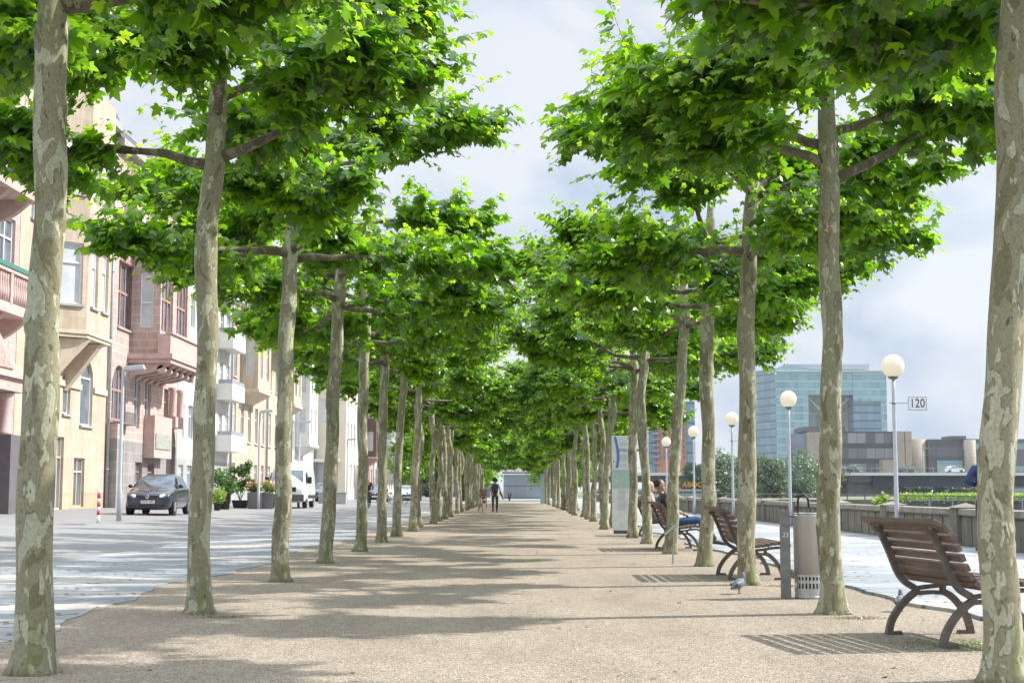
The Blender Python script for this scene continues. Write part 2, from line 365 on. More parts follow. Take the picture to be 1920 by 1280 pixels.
def dup(root, loc, rz, label=None, group=None):
    r_ = root.copy(); COL.objects.link(r_); r_.location = loc; r_.rotation_euler = (0,0,rz)
    if label: r_['label'] = label
    if group: r_['group'] = group
    def rec(a, b_):
        for ch in list(a.children):
            c = ch.copy(); COL.objects.link(c); c.parent = b_; rec(ch, c)
    rec(root, r_); return r_
def text(name, s, size, M, mt, parent, ext=.002, align='CENTER', sx=1):
    cu = bpy.data.curves.new(name, 'FONT'); cu.body = s; cu.size = size; cu.extrude = ext; cu.align_x = align; cu.align_y = 'CENTER'
    tmp = bpy.data.objects.new(name+'_tmp', cu); COL.objects.link(tmp); bpy.context.view_layer.update()
    me = bpy.data.meshes.new_from_object(tmp.evaluated_get(bpy.context.evaluated_depsgraph_get())); bpy.data.objects.remove(tmp)
    me.transform(M @ Matrix.Diagonal((sx,1,1,1))); me.materials.clear(); me.materials.append(mt)
    o = bpy.data.objects.new(name, me); COL.objects.link(o); o.parent = parent; return o
FACE_CAM = Matrix.Rotation(R(90), 4, 'X')       # text lying in XY -> standing, facing -Y

rng = random.Random(7)

# ------------------------------------------------------------------ ground
def sheet(name, pts, faces, m, label):
    mb = MB(); mb.add(pts, faces); o = mb.build(name, m); return struct(o, label)
EARTH = mat('dull earth and grass', (.16,.17,.10), .95, scale=.05, var=.3)
mb = MB()
mb.quad((-3000,-100,-.03), (9.4,-100,-.03), (9.4,5000,-.03), (-3000,5000,-.03)); mb.quad((9.4,185,-.03), (3000,185,-.03), (3000,5000,-.03), (9.4,5000,-.03))
mb.quad((9.4,-100,-.03), (9.4,185,-.03), (9.4,185,-6), (9.4,-100,-6)); mb.quad((9.4,185,-.03), (3000,185,-.03), (3000,185,-6), (9.4,185,-6))
struct(mb.build('ground', EARTH), 'ground')
WATER = mat('river water', (.05,.07,.06), .12, scale=.3, bump=.4, bscale=2)
sheet('water', [(9.4,-100,-5), (3000,-100,-5), (3000,185,-5), (9.4,185,-5)], [(0,1,2,3)], WATER, 'river water')
sheet('path', [(-3.95,-6,0), (3.8,-6,0), (3.8,135,0), (-3.95,135,0)], [(0,1,2,3)], GRAVEL, 'gravel path between the tree rows')
def wavy(y, ph): return .16*math.sin(y*.62+ph)+.09*math.sin(y*1.7+ph*2)+.05*math.sin(y*4.1+ph)
mb = MB(); n = 600
ys = [-6+i*(260/n) for i in range(n+1)]
vs = []
for y in ys: vs += [(-3.72+wavy(y, 1.2), y, .008), (-6.75+.8*wavy(y, 4), y, .011)]
mb.add(vs, [(2*i, 2*i+2, 2*i+3, 2*i+1) for i in range(n)])
vs = []
for y in ys: vs += [(-3.72+wavy(y, 1.2), y, .008), (-3.72+wavy(y, 1.2), y, -.02)]
mb.add(vs, [(2*i, 2*i+2, 2*i+3, 2*i+1) for i in range(n)])
struct(mb.build('pavement', PAVE_L, recalc=False), 'wavy pale paving between path and street')
mb = MB(); vs = []
for y in ys: vs += [(3.62+wavy(y, .3), y, .03), (9.0, y, .03), (3.62+wavy(y, .3), y, -.02)]
mb.add(vs, [(3*i, 3*i+1, 3*i+4, 3*i+3) for i in range(n)]+[(3*i, 3*i+3, 3*i+5, 3*i+2) for i in range(n)])
struct(mb.build('pavement', PAVE_R, recalc=False), 'wavy pale paving of the river promenade')
mb = MB(); xs = [-6.3, -6.7, -13, -18.5, -60]; 
for i in range(4):
    mb.quad((xs[i],-6,gz(xs[i])+.008), (xs[i],260,gz(xs[i])+.008), (xs[i+1],260,gz(xs[i+1])+.008), (xs[i+1],-6,gz(xs[i+1])+.008))
struct(mb.build('road', STREET), 'grey paved street in front of the houses')
mb = MB(); mb.quad((-6.3,135,-.01), (3.62,135,-.01), (3.62,260,-.01), (-6.3,260,-.01)); struct(mb.build('square', STREET), 'paved square at the end of the path')

# ------------------------------------------------------------------ plane trees
LEAF_V = np.array([(0,.36,.0),(0,0,0),(.20,-.13,-.04),(.40,-.10,-.07),(.56,.10,-.10),(.36,.24,-.05),(.52,.34,-.08),(.66,.58,-.14),(.44,.58,-.08),(.27,.60,-.04),(.20,.80,-.07),(0,1.06,-.15),
    (-.20,.80,-.07),(-.27,.60,-.04),(-.44,.58,-.08),(-.66,.58,-.14),(-.52,.34,-.08),(-.36,.24,-.05),(-.56,.10,-.10),(-.40,-.10,-.07),(-.20,-.13,-.04)], float)
LEAF_F = [(0,i,i+1) for i in range(1, 20)]+[(0,20,1)]
LEAF_V2 = np.array([(0,.4,.0),(0,0,0),(.5,.02,-.08),(.62,.52,-.12),(.25,.62,-.05),(0,1.05,-.14),(-.25,.62,-.05),(-.62,.52,-.12),(-.5,.02,-.08)], float)
LEAF_F2 = [(0,i,i+1) for i in range(1, 8)]+[(0,8,1)]
LEAF_V3 = np.array([(0,0,0),(.42,.45,-.05),(0,1.0,-.1),(-.42,.45,-.05)], float); LEAF_F3 = [(0,1,2),(0,2,3)]

def leaf_mesh(name, pos, fwd, nrm, size, tint, mt, lod=0, twigs=None):
    LV, LF = ((LEAF_V, LEAF_F), (LEAF_V2, LEAF_F2), (LEAF_V3, LEAF_F3))[lod]
    fwd = fwd/np.linalg.norm(fwd, axis=1, keepdims=True)
    nrm = nrm-fwd*np.sum(nrm*fwd, axis=1, keepdims=True); nrm = nrm/np.linalg.norm(nrm, axis=1, keepdims=True)
    rt = np.cross(fwd, nrm); n = len(pos); k = len(LV)
    gc = np.random.default_rng(n); cz = gc.uniform(-.6, 3.0, n)[:, None, None]; cy = gc.uniform(-.28, .10, n)[:, None, None]; cx_ = gc.uniform(.75, 1.12, n)[:, None, None]; tw_ = gc.normal(0, .16, n)[:, None, None]
    zz = LV[None, :, 2:3]*cz+cy*LV[None, :, 1:2]**2+tw_*LV[None, :, 0:1]*LV[None, :, 1:2]
    V = pos[:, None, :]+size[:, None, None]*(cx_*LV[None, :, 0:1]*rt[:, None, :]+LV[None, :, 1:2]*fwd[:, None, :]+zz*nrm[:, None, :])
    V = V.reshape(-1, 3); Fc = (np.array(LF)[None]+(np.arange(n)*k)[:, None, None]).reshape(-1, 3)
    T = np.repeat(tint, k); mi = np.zeros(len(Fc), int)
    if twigs is not None and len(twigs):
        tv = []; tf = []; o = len(V)
        for a, b_, r_ in twigs:
            d = b_-a; u = np.cross(d, (0.3,.5,.8)); u = u/(np.linalg.norm(u)+1e-9)*r_; v_ = np.cross(d, u); v_ = v_/(np.linalg.norm(v_)+1e-9)*r_
            i0 = o+len(tv); tv += [a+u, a-u*.5+v_*.87, a-u*.5-v_*.87, b_]
            tf += [(i0, i0+1, i0+3), (i0+1, i0+2, i0+3), (i0+2, i0, i0+3)]
        V = np.vstack([V, np.array(tv)]); Fc = np.vstack([Fc, np.array(tf)]); T = np.concatenate([T, np.full(len(tv), .2)]); mi = np.concatenate([mi, np.ones(len(tf), int)])
    me = bpy.data.meshes.new(name); me.vertices.add(len(V)); me.vertices.foreach_set('co', V.ravel())
    me.loops.add(len(Fc)*3); me.loops.foreach_set('vertex_index', Fc.ravel().astype(np.int32))
    me.polygons.add(len(Fc)); me.polygons.foreach_set('loop_start', (np.arange(len(Fc))*3).astype(np.int32)); me.polygons.foreach_set('material_index', mi.astype(np.int32))
    at = me.attributes.new('tint', 'FLOAT', 'POINT'); at.data.foreach_set('value', T.astype(np.float32))
    me.materials.append(mt); me.materials.append(LIMB); me.update(calc_edges=True)
    return me

def arm_path(g, z0, ang, length, rise, base=(0,0)):
    pts = []; a = ang; x, y, z = base[0], base[1], z0; n = 9; st = length/n
    pts.append((x, y, z)); sl = rise
    for i in range(n):
        a += g.normal(0, .20); sl = min(.6, max(-.12, sl*.86+g.normal(0, .16)))
        x += math.cos(a)*st; y += math.sin(a)*st; z += sl*st; pts.append((x, y, z))
    return np.array(pts)

def make_tree_meshes(seed, trunk_pts, top, arms, nshoot, lod, rad=.11, segs=28, crownr=2.45, leafscale=1.0, droop=0, zmin=3.15):
    """trunk_pts: list of (dx, dy, z) centre offsets; arms: list of (z, angle, length, rise)"""
    g = np.random.default_rng(seed)
    mb = MB()
    zs = [p[2] for p in trunk_pts]; zmax = zs[-1]; nr = 64 if lod == 0 else 26
    P = []; RR = []
    for i in range(nr+1):
        z = zmax*i/nr
        cx = float(np.interp(z, zs, [p[0] for p in trunk_pts])); cy = float(np.interp(z, zs, [p[1] for p in trunk_pts]))
        cx += .012*math.sin(z*2.1+seed)+.008*math.sin(z*5.3+seed*2); cy += .012*math.sin(z*1.7+seed*3)
        r_ = rad*(1.0-.13*z/zmax)*(1+.42*math.exp(-z/.09)+.10*math.exp(-z/.5))*.96*(1+.035*math.sin(z*3.3+seed)+.025*math.sin(z*9.1+seed*1.7))
        if z > 3.6: r_ *= 1-.85*((z-3.6)/(zmax-3.6+1e-6))**2.6
        P.append((cx, cy, z-.03)); RR.append(r_)
    kn = [(g.uniform(.5, 4.2), g.uniform(0, 6.28), g.uniform(.08, .30)) for _ in range(13)]
    ph = g.uniform(0, 6.28, 5)
    def nf(i, a):
        z = zmax*i/nr; v = 1+.04*math.sin(2*a+ph[0]+z*.8)+.03*math.sin(3*a+ph[1]-z*1.3)+.02*math.sin(5*a+ph[2]+z*3)+.012*math.sin(9*a+ph[3]+z*7)
        v += .30*math.exp(-z/.10)*(.5+.5*math.sin(4*a+ph[4]))*.8
        for kz, ka, ks in kn:
            da = (a-ka+math.pi) % (2*math.pi)-math.pi; v += ks*math.exp(-((z-kz)/.05)**2-(da/.3)**2)
        return v
    mb.tube(P, RR, segs if lod == 0 else 12, True, nf)
    shoots = []
    mb.mi = 1
    for (z0, ang, ln, rise) in arms:
        bx = float(np.interp(z0, zs, [p[0] for p in trunk_pts])); by = float(np.interp(z0, zs, [p[1] for p in trunk_pts]))
        A = arm_path(g, z0, ang, ln, rise, (bx, by))
        r0 = rad*(.44 if z0 < 4.6 else .36)
        mb.tube([tuple(p) for p in A], [r0*(1-.62*i/(len(A)-1))*(1.25 if i == 0 else 1)*(1+.16*math.sin(i*2.3+seed)) for i in range(len(A))], 9 if lod == 0 else 6, True, (lambda i, a: 1+.16*math.sin(2*a+i*1.9+seed)+.1*math.sin(3*a-i)))
        shoots.append(A)
        for q in range(2):                    # side arm
            i = int(g.integers(3, 8)); sa = math.atan2(A[i][1]-A[i-1][1], A[i][0]-A[i-1][0])+g.choice([-1, 1])*g.uniform(.5, 1.0)
            B = arm_path(g, A[i][2], sa, ln*g.uniform(.3, .45), g.uniform(0, .4), (A[i][0], A[i][1]))[::2]
            mb.tube([tuple(p) for p in B], [r0*.42*(1-.6*k/(len(B)-1)) for k in range(len(B))], 6)
            shoots.append(B)
    tr = mb.build('trunk', [BARK, LIMB]); COL.objects.unlink(tr); tme = tr.data; bpy.data.objects.remove(tr)
    pos = []; fwd = []; nrm = []; size = []; tint = []; tw = []
    for k in range(nshoot):
        A = shoots[int(g.integers(0, len(shoots)))]
        f = (len(A)-1)*g.uniform(.20, 1)**.70; i = min(int(f), len(A)-2); s = A[i]+(A[i+1]-A[i])*(f-i)
        od = np.array([s[0], s[1], 0.0]); od /= np.linalg.norm(od)+1e-6
        d = od*g.uniform(-.25, .9)+np.array([g.normal(0, .5), g.normal(0, .5), g.normal(.30-droop, .52)])
        d /= np.linalg.norm(d)
        if s[2] > 5.0 and d[2] < 0: d[2] *= -.4
        L_ = g.uniform(.30, .78)*(1.0 if d[2] > -.1 else .75)
        if g.random() < .10 and d[2] > 0: L_ *= 1.7
        nl = int(L_*15)+3; e = s.copy(); dd = d.copy(); st = L_/nl
        for j in range(nl):
            dd = dd+np.array([g.normal(0, .06), g.normal(0, .06), -.03+g.normal(0, .06)]); dd /= np.linalg.norm(dd)
            e2 = e+dd*st
            if math.hypot(e2[0], e2[1]) > crownr or e2[2] < zmin: break
            if lod == 0 or (lod == 1 and k % 3 == 0): tw.append((e, e2, .006*(1-j/nl)+.002))
            fr = j/nl
            for rep in range(2 if g.random() < .35 else 1):
                a = g.uniform(0, 6.28); side = np.array([math.cos(a), math.sin(a), g.uniform(-.35, .25)])
                pl = g.uniform(.03, .12)*(1-fr*.4)
                p = e2+side*pl
                sz = leafscale*(.168*(1-.5*fr)*g.uniform(.65, 1.25)); ti = g.uniform(.05, .62)
                if fr > .72: sz *= .62; ti = g.uniform(.5, .85)
                if fr > .93: ti = g.uniform(.7, 1)
                fd = side*g.uniform(.6, 1.2)+od*.45+np.array([0, 0, g.uniform(-.95, .1)])
                nn = np.array([g.normal(0, .45), g.normal(0, .45), 1.0])+od*g.uniform(0, .7)
                pos.append(p); fwd.append(fd); nrm.append(nn); size.append(sz); tint.append(ti)
            e = e2
    cme = leaf_mesh('crown', np.array(pos), np.array(fwd), np.array(nrm), np.array(size), np.array(tint), LEAF, lod, tw)
    return tme, cme
def put_tree(meshes, loc, rz, label, group=None):
    r_ = thing('plane_tree', label, 'tree', loc, rz, group)
    for nme, me in zip(('trunk', 'crown'), meshes):
        o = bpy.data.objects.new(nme, me); COL.objects.link(o); o.parent = r_
    return r_
ORD = ['nearest','second','third','fourth','fifth','sixth','seventh','eighth','ninth','tenth','eleventh','twelfth','thirteenth','fourteenth','fifteenth','sixteenth','seventeenth','eighteenth','nineteenth','twentieth',
       'twenty-first','twenty-second','twenty-third','twenty-fourth','twenty-fifth','twenty-sixth','twenty-seventh','twenty-eighth','twenty-ninth','thirtieth']
TR = {  # base px, centre line px (top to bottom)
 ('L',0): [(60,1262),(72,1000),(78,640),(83,460),(93,300),(100,0)], ('L',1): [(375,1150),(379,880),(386,640),(391,400),(405,300),(408,200)],
 ('L',2): [(528,1090),(530,800),(540,600),(547,430)], ('L',3): [(611,1055),(620,850),(632,650),(636,480)],
 ('L',4): [(676,1033),(681,800),(684,600)], ('L',5): [(714,1016),(718,800),(722,640)], ('L',6): [(742,1005),(750,800),(758,700),(756,640)], ('L',7): [(773,996),(783,800),(787,700)],
 ('R',0): [(1885,1278),(1870,1000),(1872,800),(1880,640),(1898,300),(1912,0)], ('R',1): [(1562,1150),(1555,900),(1558,640),(1555,300),(1545,120),(1549,0)],
 ('R',2): [(1403,1096),(1400,900),(1400,640),(1406,460)], ('R',3): [(1324,1061),(1327,900),(1326,640),(1332,500)],
 ('R',4): [(1258,1038),(1262,890),(1276,740),(1282,600)], ('R',5): [(1213,1019),(1211,900),(1201,740),(1207,690)], ('R',6): [(1185,1008),(1188,900),(1186,740),(1190,690)],
 ('R',7): [(1133,992),(1137,900),(1146,760),(1152,700)]}
ARMS = {
 ('L',0): [(4.0,R(5),1.9,-.12),(3.95,R(95),1.8,.15),(4.15,R(175),1.9,.2),(4.5,R(240),1.7,.2),(4.6,R(310),1.8,.2),(4.9,R(60),1.6,.3),(5.0,R(140),1.4,.4)],
 ('L',1): [(3.92,R(172),2.0,.15),(4.0,R(-8),2.0,.12),(4.55,R(12),2.0,.1),(4.3,R(85),1.8,.2),(4.4,R(275),1.9,.1),(4.8,R(200),1.7,.3),(4.9,R(330),1.7,.3),(5.1,R(45),1.5,.4)],
 ('R',0): [(4.05,R(178),1.9,.1),(4.0,R(60),1.8,.15),(4.2,R(120),1.8,.2),(4.15,R(240),1.9,.15),(4.1,R(0),2.0,.1),(4.3,R(300),1.8,.2),(4.75,R(150),1.8,.25),(4.9,R(205),1.8,.25),(4.8,R(30),1.7,.25),(5.0,R(270),1.6,.3)],
 ('R',1): [(3.80,R(-4),2.1,.42),(3.92,R(184),1.9,.12),(4.1,R(160),1.8,.15),(4.2,R(40),1.7,.35),(4.7,R(178),1.9,.12),(4.55,R(265),1.6,.2),(4.85,R(5),1.8,.25),(4.95,R(100),1.6,.3),(5.1,R(300),1.5,.4)],
}
def rand_arms(g, z0=3.75):
    out = []; a = g.uniform(0, 6.28); n = 8
    for i in range(n):
        out.append((z0+(i % 2)*.6+g.uniform(-.1, .25)+(.4 if i == 7 else 0), a, g.uniform(2.0, 2.75), g.uniform(.0, .35))); a += 2*math.pi/n*g.uniform(.8, 1.2)*(1 if i % 2 else 1.1)
    return out
far_var = {}
NT = 29
for side in 'LR':
    for i in range(NT):
        D = 7.95+4.2*i; X = -2.72 if side == 'L' else 2.72
        ordw = ORD[i]; rowname = 'left row' if side == 'L' else 'right row'
        g = np.random.default_rng(100+i*2+(side == 'R'))
        if (side, i) in TR:
            pl = TR[(side, i)]; bp = onG(*pl[0]); pts = []
            for (px, py) in pl:
                q = onY(px, py, bp.y); pts.append((q.x-bp.x, 0, max(0, q.z)))
            pts[0] = (0, 0, 0)
            if pts[-1][2] < 4.9:
                lx = pts[-1][0]
                if pts[-1][2] < 4.2: pts.append((lx+g.uniform(-.03,.03), 0, 4.3))
                pts.append((lx+g.uniform(-.08,.08), g.uniform(-.1,.1), 5.55))
            arms = ARMS.get((side, i)) or [(z_, a_, l_*(1.12 if i > 3 else 1), r__) for z_, a_, l_, r__ in rand_arms(g)]
            lod = 0 if i < 6 else 1
            ns = 720 if i < 2 else 640 if i < 4 else 700
            me = make_tree_meshes(i*7+3+(side == 'R')*50, pts, 5.1, arms, ns, lod, rad=[.108,.103,.103,.103,.10,.10,.10,.10][i], segs=36 if i < 2 else 22, crownr=[2.6,2.62,2.8,3.0,3.4,3.5,3.6,3.6][i], zmin=2.9 if i < 5 else 2.8)
            extra = {('L',0): 'thick mottled trunk with green moss, ', ('R',0): 'leaning trunk at the frame edge, ', ('R',1): 'orange mark on its trunk, ',
                     ('R',4): 'trunk leaning behind the small stand, ', ('L',6): 'crooked slim trunk, ', ('R',2): 'green moss low on its trunk, '}.get((side, i), '')
            put_tree(me, (bp.x, bp.y, 0), 0, ('plane tree, %s%s in the %s' % (extra, ordw, rowname)), 'pollarded plane trees lining the path')
        else:
            vi = i % 4; key = (vi, i > 13)
            if key not in far_var:
                gg = np.random.default_rng(900+vi)
                pts = [(0,0,0), (gg.uniform(-.05,.05),0,.9), (gg.uniform(-.07,.07),0,1.7), (gg.uniform(-.09,.09),0,2.6), (gg.uniform(-.11,.11),0,3.4), (gg.uniform(-.14,.14),0,5.0)]
                far_var[key] = make_tree_meshes(60+vi, pts, 5.0, [(z_, a_, l_*1.18, r__) for z_, a_, l_, r__ in rand_arms(gg, 3.2 if key[1] else 3.65)], 780, 1, rad=.10, crownr=3.9, leafscale=1.2, droop=.35 if key[1] else 0, zmin=2.4 if key[1] else 2.95)
            put_tree(far_var[key], (X+g.uniform(-.12,.12), D+g.uniform(-.25,.25), 0), g.uniform(-.4,.4)+(math.pi if g.random() < .5 else 0),
                     'plane tree, %s from the camera in the %s' % (ordw, rowname), 'pollarded plane trees lining the path')

# orange paint mark on right second tree is a part of that tree
for o in COL.objects:
    if o.get('label', '').startswith('plane tree, orange mark'):
        mb = MB(); q = onY(1551, 427, o.location.y); mb.tube([(q.x-o.location.x, -.098, q.z-.03), (q.x-o.location.x, -.103, q.z-.03)], .022, 12)
        mb.build('paint_mark', plain('orange paint', (.45,.13,.06), .7), o)

# generic leafy crowns: trees further off, shrubs
def puff(name, seed, blobs, n, size, mt, lod=2, shell=.55):
    g = np.random.default_rng(seed); B = np.array(blobs, float); wts = B[:,3]*B[:,4]*B[:,5]; wts = wts**.7; wts /= wts.sum()
    idx = g.choice(len(B), n, p=wts); d = g.normal(size=(n, 3)); d /= np.linalg.norm(d, axis=1, keepdims=True)
    rr = (shell+(1-shell)*g.random(n))[:, None]*(1+.18*np.sin(d[:, 0:1]*7+idx[:, None])*np.sin(d[:, 2:3]*6+d[:, 1:2]*5))
    p = B[idx, :3]+d*rr*B[idx, 3:6]
    nr = d+g.normal(0, .5, (n, 3))+np.array([0,0,.5]); fw = g.normal(size=(n, 3))+np.array([0,0,-.3])
    return leaf_mesh(name, p, fw, nr, size*g.uniform(.6, 1.3, n), np.clip(g.normal(.5, .22, n)+.12*np.sin(idx*1.7), 0, 1), mt, lod)
def bushy_tree(name, label, cat, loc, h, r_, seed, mt, n=2600, leaf=.45, trunk=True, group=None, zlow=.15, nb=10):
    g = random.Random(seed); root = thing(name, label, cat, loc, 0, group)
    bl = []
    for i in range(nb):
        zz = g.uniform(zlow, .85)*h; k = 1-abs(zz/h-.5)*.9; a = g.uniform(0, 6.28); q = g.uniform(.1, .62)*r_*k
        bl.append((math.cos(a)*q, math.sin(a)*q, zz, r_*g.uniform(.32, .55), r_*g.uniform(.32, .55), h*g.uniform(.11, .19)))
    o = bpy.data.objects.new('crown', puff('crown', seed, bl, n, leaf, mt)); COL.objects.link(o); o.parent = root
    mb = MB(); mb.tube([(0,0,-.3), (.02*h,0,h*.3), (-.01*h,.01*h,h*.75)], [h*.028, h*.02, h*.006], 8)
    for k in range(5):
        a = k*1.3+seed; z0 = h*(.2+.1*k); mb.tube([(0,0,z0), (math.cos(a)*r_*.4, math.sin(a)*r_*.4, z0+h*.16)], [h*.010, h*.003], 6)
    mb.build('trunk', LIMB, root); return root
end = [(-9.5,142,9,4.2), (-5.5,150,9,4.4), (-4.1,146,10,5.0), (3.5,154,10,5.2), (4.4,147,7.5,3.6), (7.0,170,8,4), (-6.5,172,9,4.2)]
pos_words = ['leftmost of', 'second from the left of', 'third from the left of', 'dense one in the middle of', 'right of middle in', 'rightmost of', 'tallest of']
for k, (x, y, h, r_) in enumerate(end):
    bushy_tree('leafy_tree', 'leafy tree, %s trees at the path end' % pos_words[k], 'tree', (x, y, 0), h, r_, 40+k, LEAF, 7500, .32, group='trees closing the end of the path', zlow=.27)
for k, (x, y, h, r_, wd) in enumerate([(-14.2,196,19,4.2,'left of two dark trees past the white balconies'), (-12.0,207,17,4.5,'right of two dark trees past the white balconies'), (-16,215,24,6,'tall dark tree behind the pair at the street end')]):
    bushy_tree('dark_tree', 'dark green dense tree, ' + wd, 'tree', (x, y, .2), h, r_, 70+k, DARKLEAF, 5200, .55, group='dark trees at the street end', zlow=.1, nb=16)

# ------------------------------------------------------------------ benches
def bench(label, loc, rz, slat_len=1.5, fr=.5):
    root = thing('park_bench', label, 'bench', loc, rz, 'slatted benches facing the river')
    # side profile of the slat line in (x,z); bench faces +x, rear foot at x=0
    prof = [(-.135,.835),(-.085,.815),(-.035,.785),(.005,.73),(.035,.665),(.062,.60),(.09,.535),(.122,.47),(.17,.415),(.24,.385),(.32,.385),(.40,.395),(.48,.41),(.56,.42),(.63,.415),(.685,.385)]
    def smooth(pts, n=6):
        P = [Vector((p[0], 0, p[1])) for p in pts]; out = []
        for i in range(len(P)-1):
            p0, p1, p2, p3 = P[max(i-1,0)], P[i], P[i+1], P[min(i+2,len(P)-1)]
            for k in range(n):
                u = k/n; out.append(.5*((2*p1)+(-p0+p2)*u+(2*p0-5*p1+4*p2-p3)*u*u+(-p0+3*p1-3*p2+p3)*u**3))
        out.append(P[-1]); return out
    # slats
    back = MB(); seat = MB()
    cum = [0]; S = smooth(prof)
    for a, b_ in zip(S, S[1:]): cum.append(cum[-1]+(b_-a).length)
    n = 15; w_ = cum[-1]/n
    for k in range(n):
        def at(s):
            for i in range(len(cum)-1):
                if cum[i+1] >= s: 
                    u = (s-cum[i])/(cum[i+1]-cum[i]); return S[i].lerp(S[i+1], u)
            return S[-1]
        a, b_ = at(k*w_+(.001 if k == 0 else .013)), at((k+1)*w_-.008); d = (b_-a).normalized(); nn = Vector((d.z, 0, -d.x))*(-1); th = .038 if k else .034
        if nn.x*0+nn.z < 0 and k > 7: nn = -nn
        if k <= 7 and nn.x < 0: nn = -nn
        mbx = back if k < 8 else seat
        y0, y1 = -slat_len/2, slat_len/2
        mbx.add([(a.x,y0,a.z),(b_.x,y0,b_.z),(b_.x+nn.x*th,y0,b_.z+nn.z*th),(a.x+nn.x*th,y0,a.z+nn.z*th),(a.x,y1,a.z),(b_.x,y1,b_.z),(b_.x+nn.x*th,y1,b_.z+nn.z*th),(a.x+nn.x*th,y1,a.z+nn.z*th)],
                [(0,1,2,3),(7,6,5,4),(0,4,5,1),(1,5,6,2),(2,6,7,3),(3,7,4,0)])
    back.build('backrest', SLAT, root, bevel=.004); seat.build('seat', SLAT, root, bevel=.004)
    for s in (-fr, fr):
        f = MB()
        def ribbon(pts, w0=.042, t0=.045, n=6):
            Q = smooth(pts, n); m_ = len(Q)
            vs = []
            for i, p in enumerate(Q):
                d = (Q[min(i+1,m_-1)]-Q[max(i-1,0)]).normalized(); nn = Vector((-d.z, 0, d.x))
                for (sy, sn) in ((-1,-1),(1,-1),(1,1),(-1,1)): vs.append((p.x+nn.x*sn*t0/2, s+sy*w0/2, p.z+nn.z*sn*t0/2))
                
            fs = [(0,1,2,3), (4*m_-1,4*m_-2,4*m_-3,4*m_-4)]
            for i in range(m_-1):
                for k in range(4): k2 = (k+1) % 4; fs.append((4*i+k, 4*i+k2, 4*i+4+k2, 4*i+4+k))
            f.add(vs, fs)
        ribbon([(-.10,.79),(-.045,.76),(-.02,.70),(.02,.61),(.05,.53),(.085,.45),(.135,.385),(.20,.345),(.225,.325)])
        ribbon([(.22,.335),(.30,.345),(.40,.355),(.50,.372),(.60,.378),(.655,.355)], .042, .03)
        ribbon([(.235,.30),(.34,.305),(.44,.30)], .042, .03)
        ribbon([(.225,.35),(.225,.30)], .05, .04); ribbon([(.43,.36),(.43,.29)], .05, .035)
        f.build('side_frame', IRON, root, bevel=.006)
        g_ = MB(); f = g_; ribbon([(.235,.315),(.19,.29),(.125,.235),(.065,.165),(.02,.085),(.0,.0)], .044, .046); ribbon([(-.02,.012),(.08,.010),(.10,.014)], .05, .03); g_.build('leg', IRON, root, bevel=.006)
        g_ = MB(); f = g_; ribbon([(.42,.312),(.48,.285),(.54,.23),(.59,.16),(.625,.08),(.64,.0)], .044, .046); ribbon([(.66,.012),(.56,.010),(.54,.014)], .05, .03); g_.build('leg', IRON, root, bevel=.006)
    return root
bA = bench('brown slatted park bench nearest the camera, behind the leaning right trunk', (2.82, 10.2, 0), R(8), 1.28, .46)
bench('empty brown slatted park bench, middle of the three benches, behind the pigeon', (2.56, 17.65, 0), 0, 1.5, .5)
bC = bench('brown slatted park bench with the reclining man on it', (2.62, 26.0, 0), 0, 1.7, .6)

# thin moss patch under the near bench
g = np.random.default_rng(5); nn_ = 2600; p = np.stack([g.normal(3.15,.28,nn_), g.normal(9.9,.22,nn_), g.uniform(0,.006,nn_)], 1)
o = bpy.data.objects.new('moss', leaf_mesh('moss', p, g.normal(size=(nn_,3))*[1,1,.3], np.tile([0,0,1.],(nn_,1))+g.normal(0,.4,(nn_,3)), g.uniform(.006,.016,nn_), g.uniform(.3,1,nn_), SHRUB, 2)); COL.objects.link(o)
tag(o, 'thin patch of green moss and weeds under the near bench', 'moss', kind='stuff')
p = np.concatenate([np.stack([g.normal(cx,.13,700), g.normal(cy,.07,700), g.uniform(0,.008,700)], 1) for cx, cy in ((2.85,12.0),(-2.6,7.75),(-2.45,12.1),(2.95,7.8),(3.0,16.0))]); nn_ = len(p)
DRY = leafmat('dry leaf litter', [(0, (.12,.14,.04)), (1, (.34,.26,.14))], .1)
o = bpy.data.objects.new('leaf_litter', leaf_mesh('leaf_litter', p, g.normal(size=(nn_,3))*[1,1,.3], np.tile([0,0,1.],(nn_,1))+g.normal(0,.4,(nn_,3)), g.uniform(.006,.018,nn_), g.uniform(0,1,nn_), DRY, 2)); COL.objects.link(o)
tag(o, 'dry litter and weeds around the tree bases', 'leaf litter', kind='stuff')

nn_ = 150; p = np.stack([g.uniform(-3.6,3.4,nn_), 7.5+g.uniform(0,1,nn_)**1.6*30, g.uniform(.004,.012,nn_)], 1)
o = bpy.data.objects.new('fallen_leaves', leaf_mesh('fallen_leaves', p, g.normal(size=(nn_,3))*[1,1,.1], np.tile([0,0,1.],(nn_,1))+g.normal(0,.2,(nn_,3)), g.uniform(.015,.05,nn_), g.uniform(0,1,nn_), DRY, 1)); COL.objects.link(o)
tag(o, 'a few small dry leaves and bits scattered on the gravel', 'fallen leaves', kind='stuff')

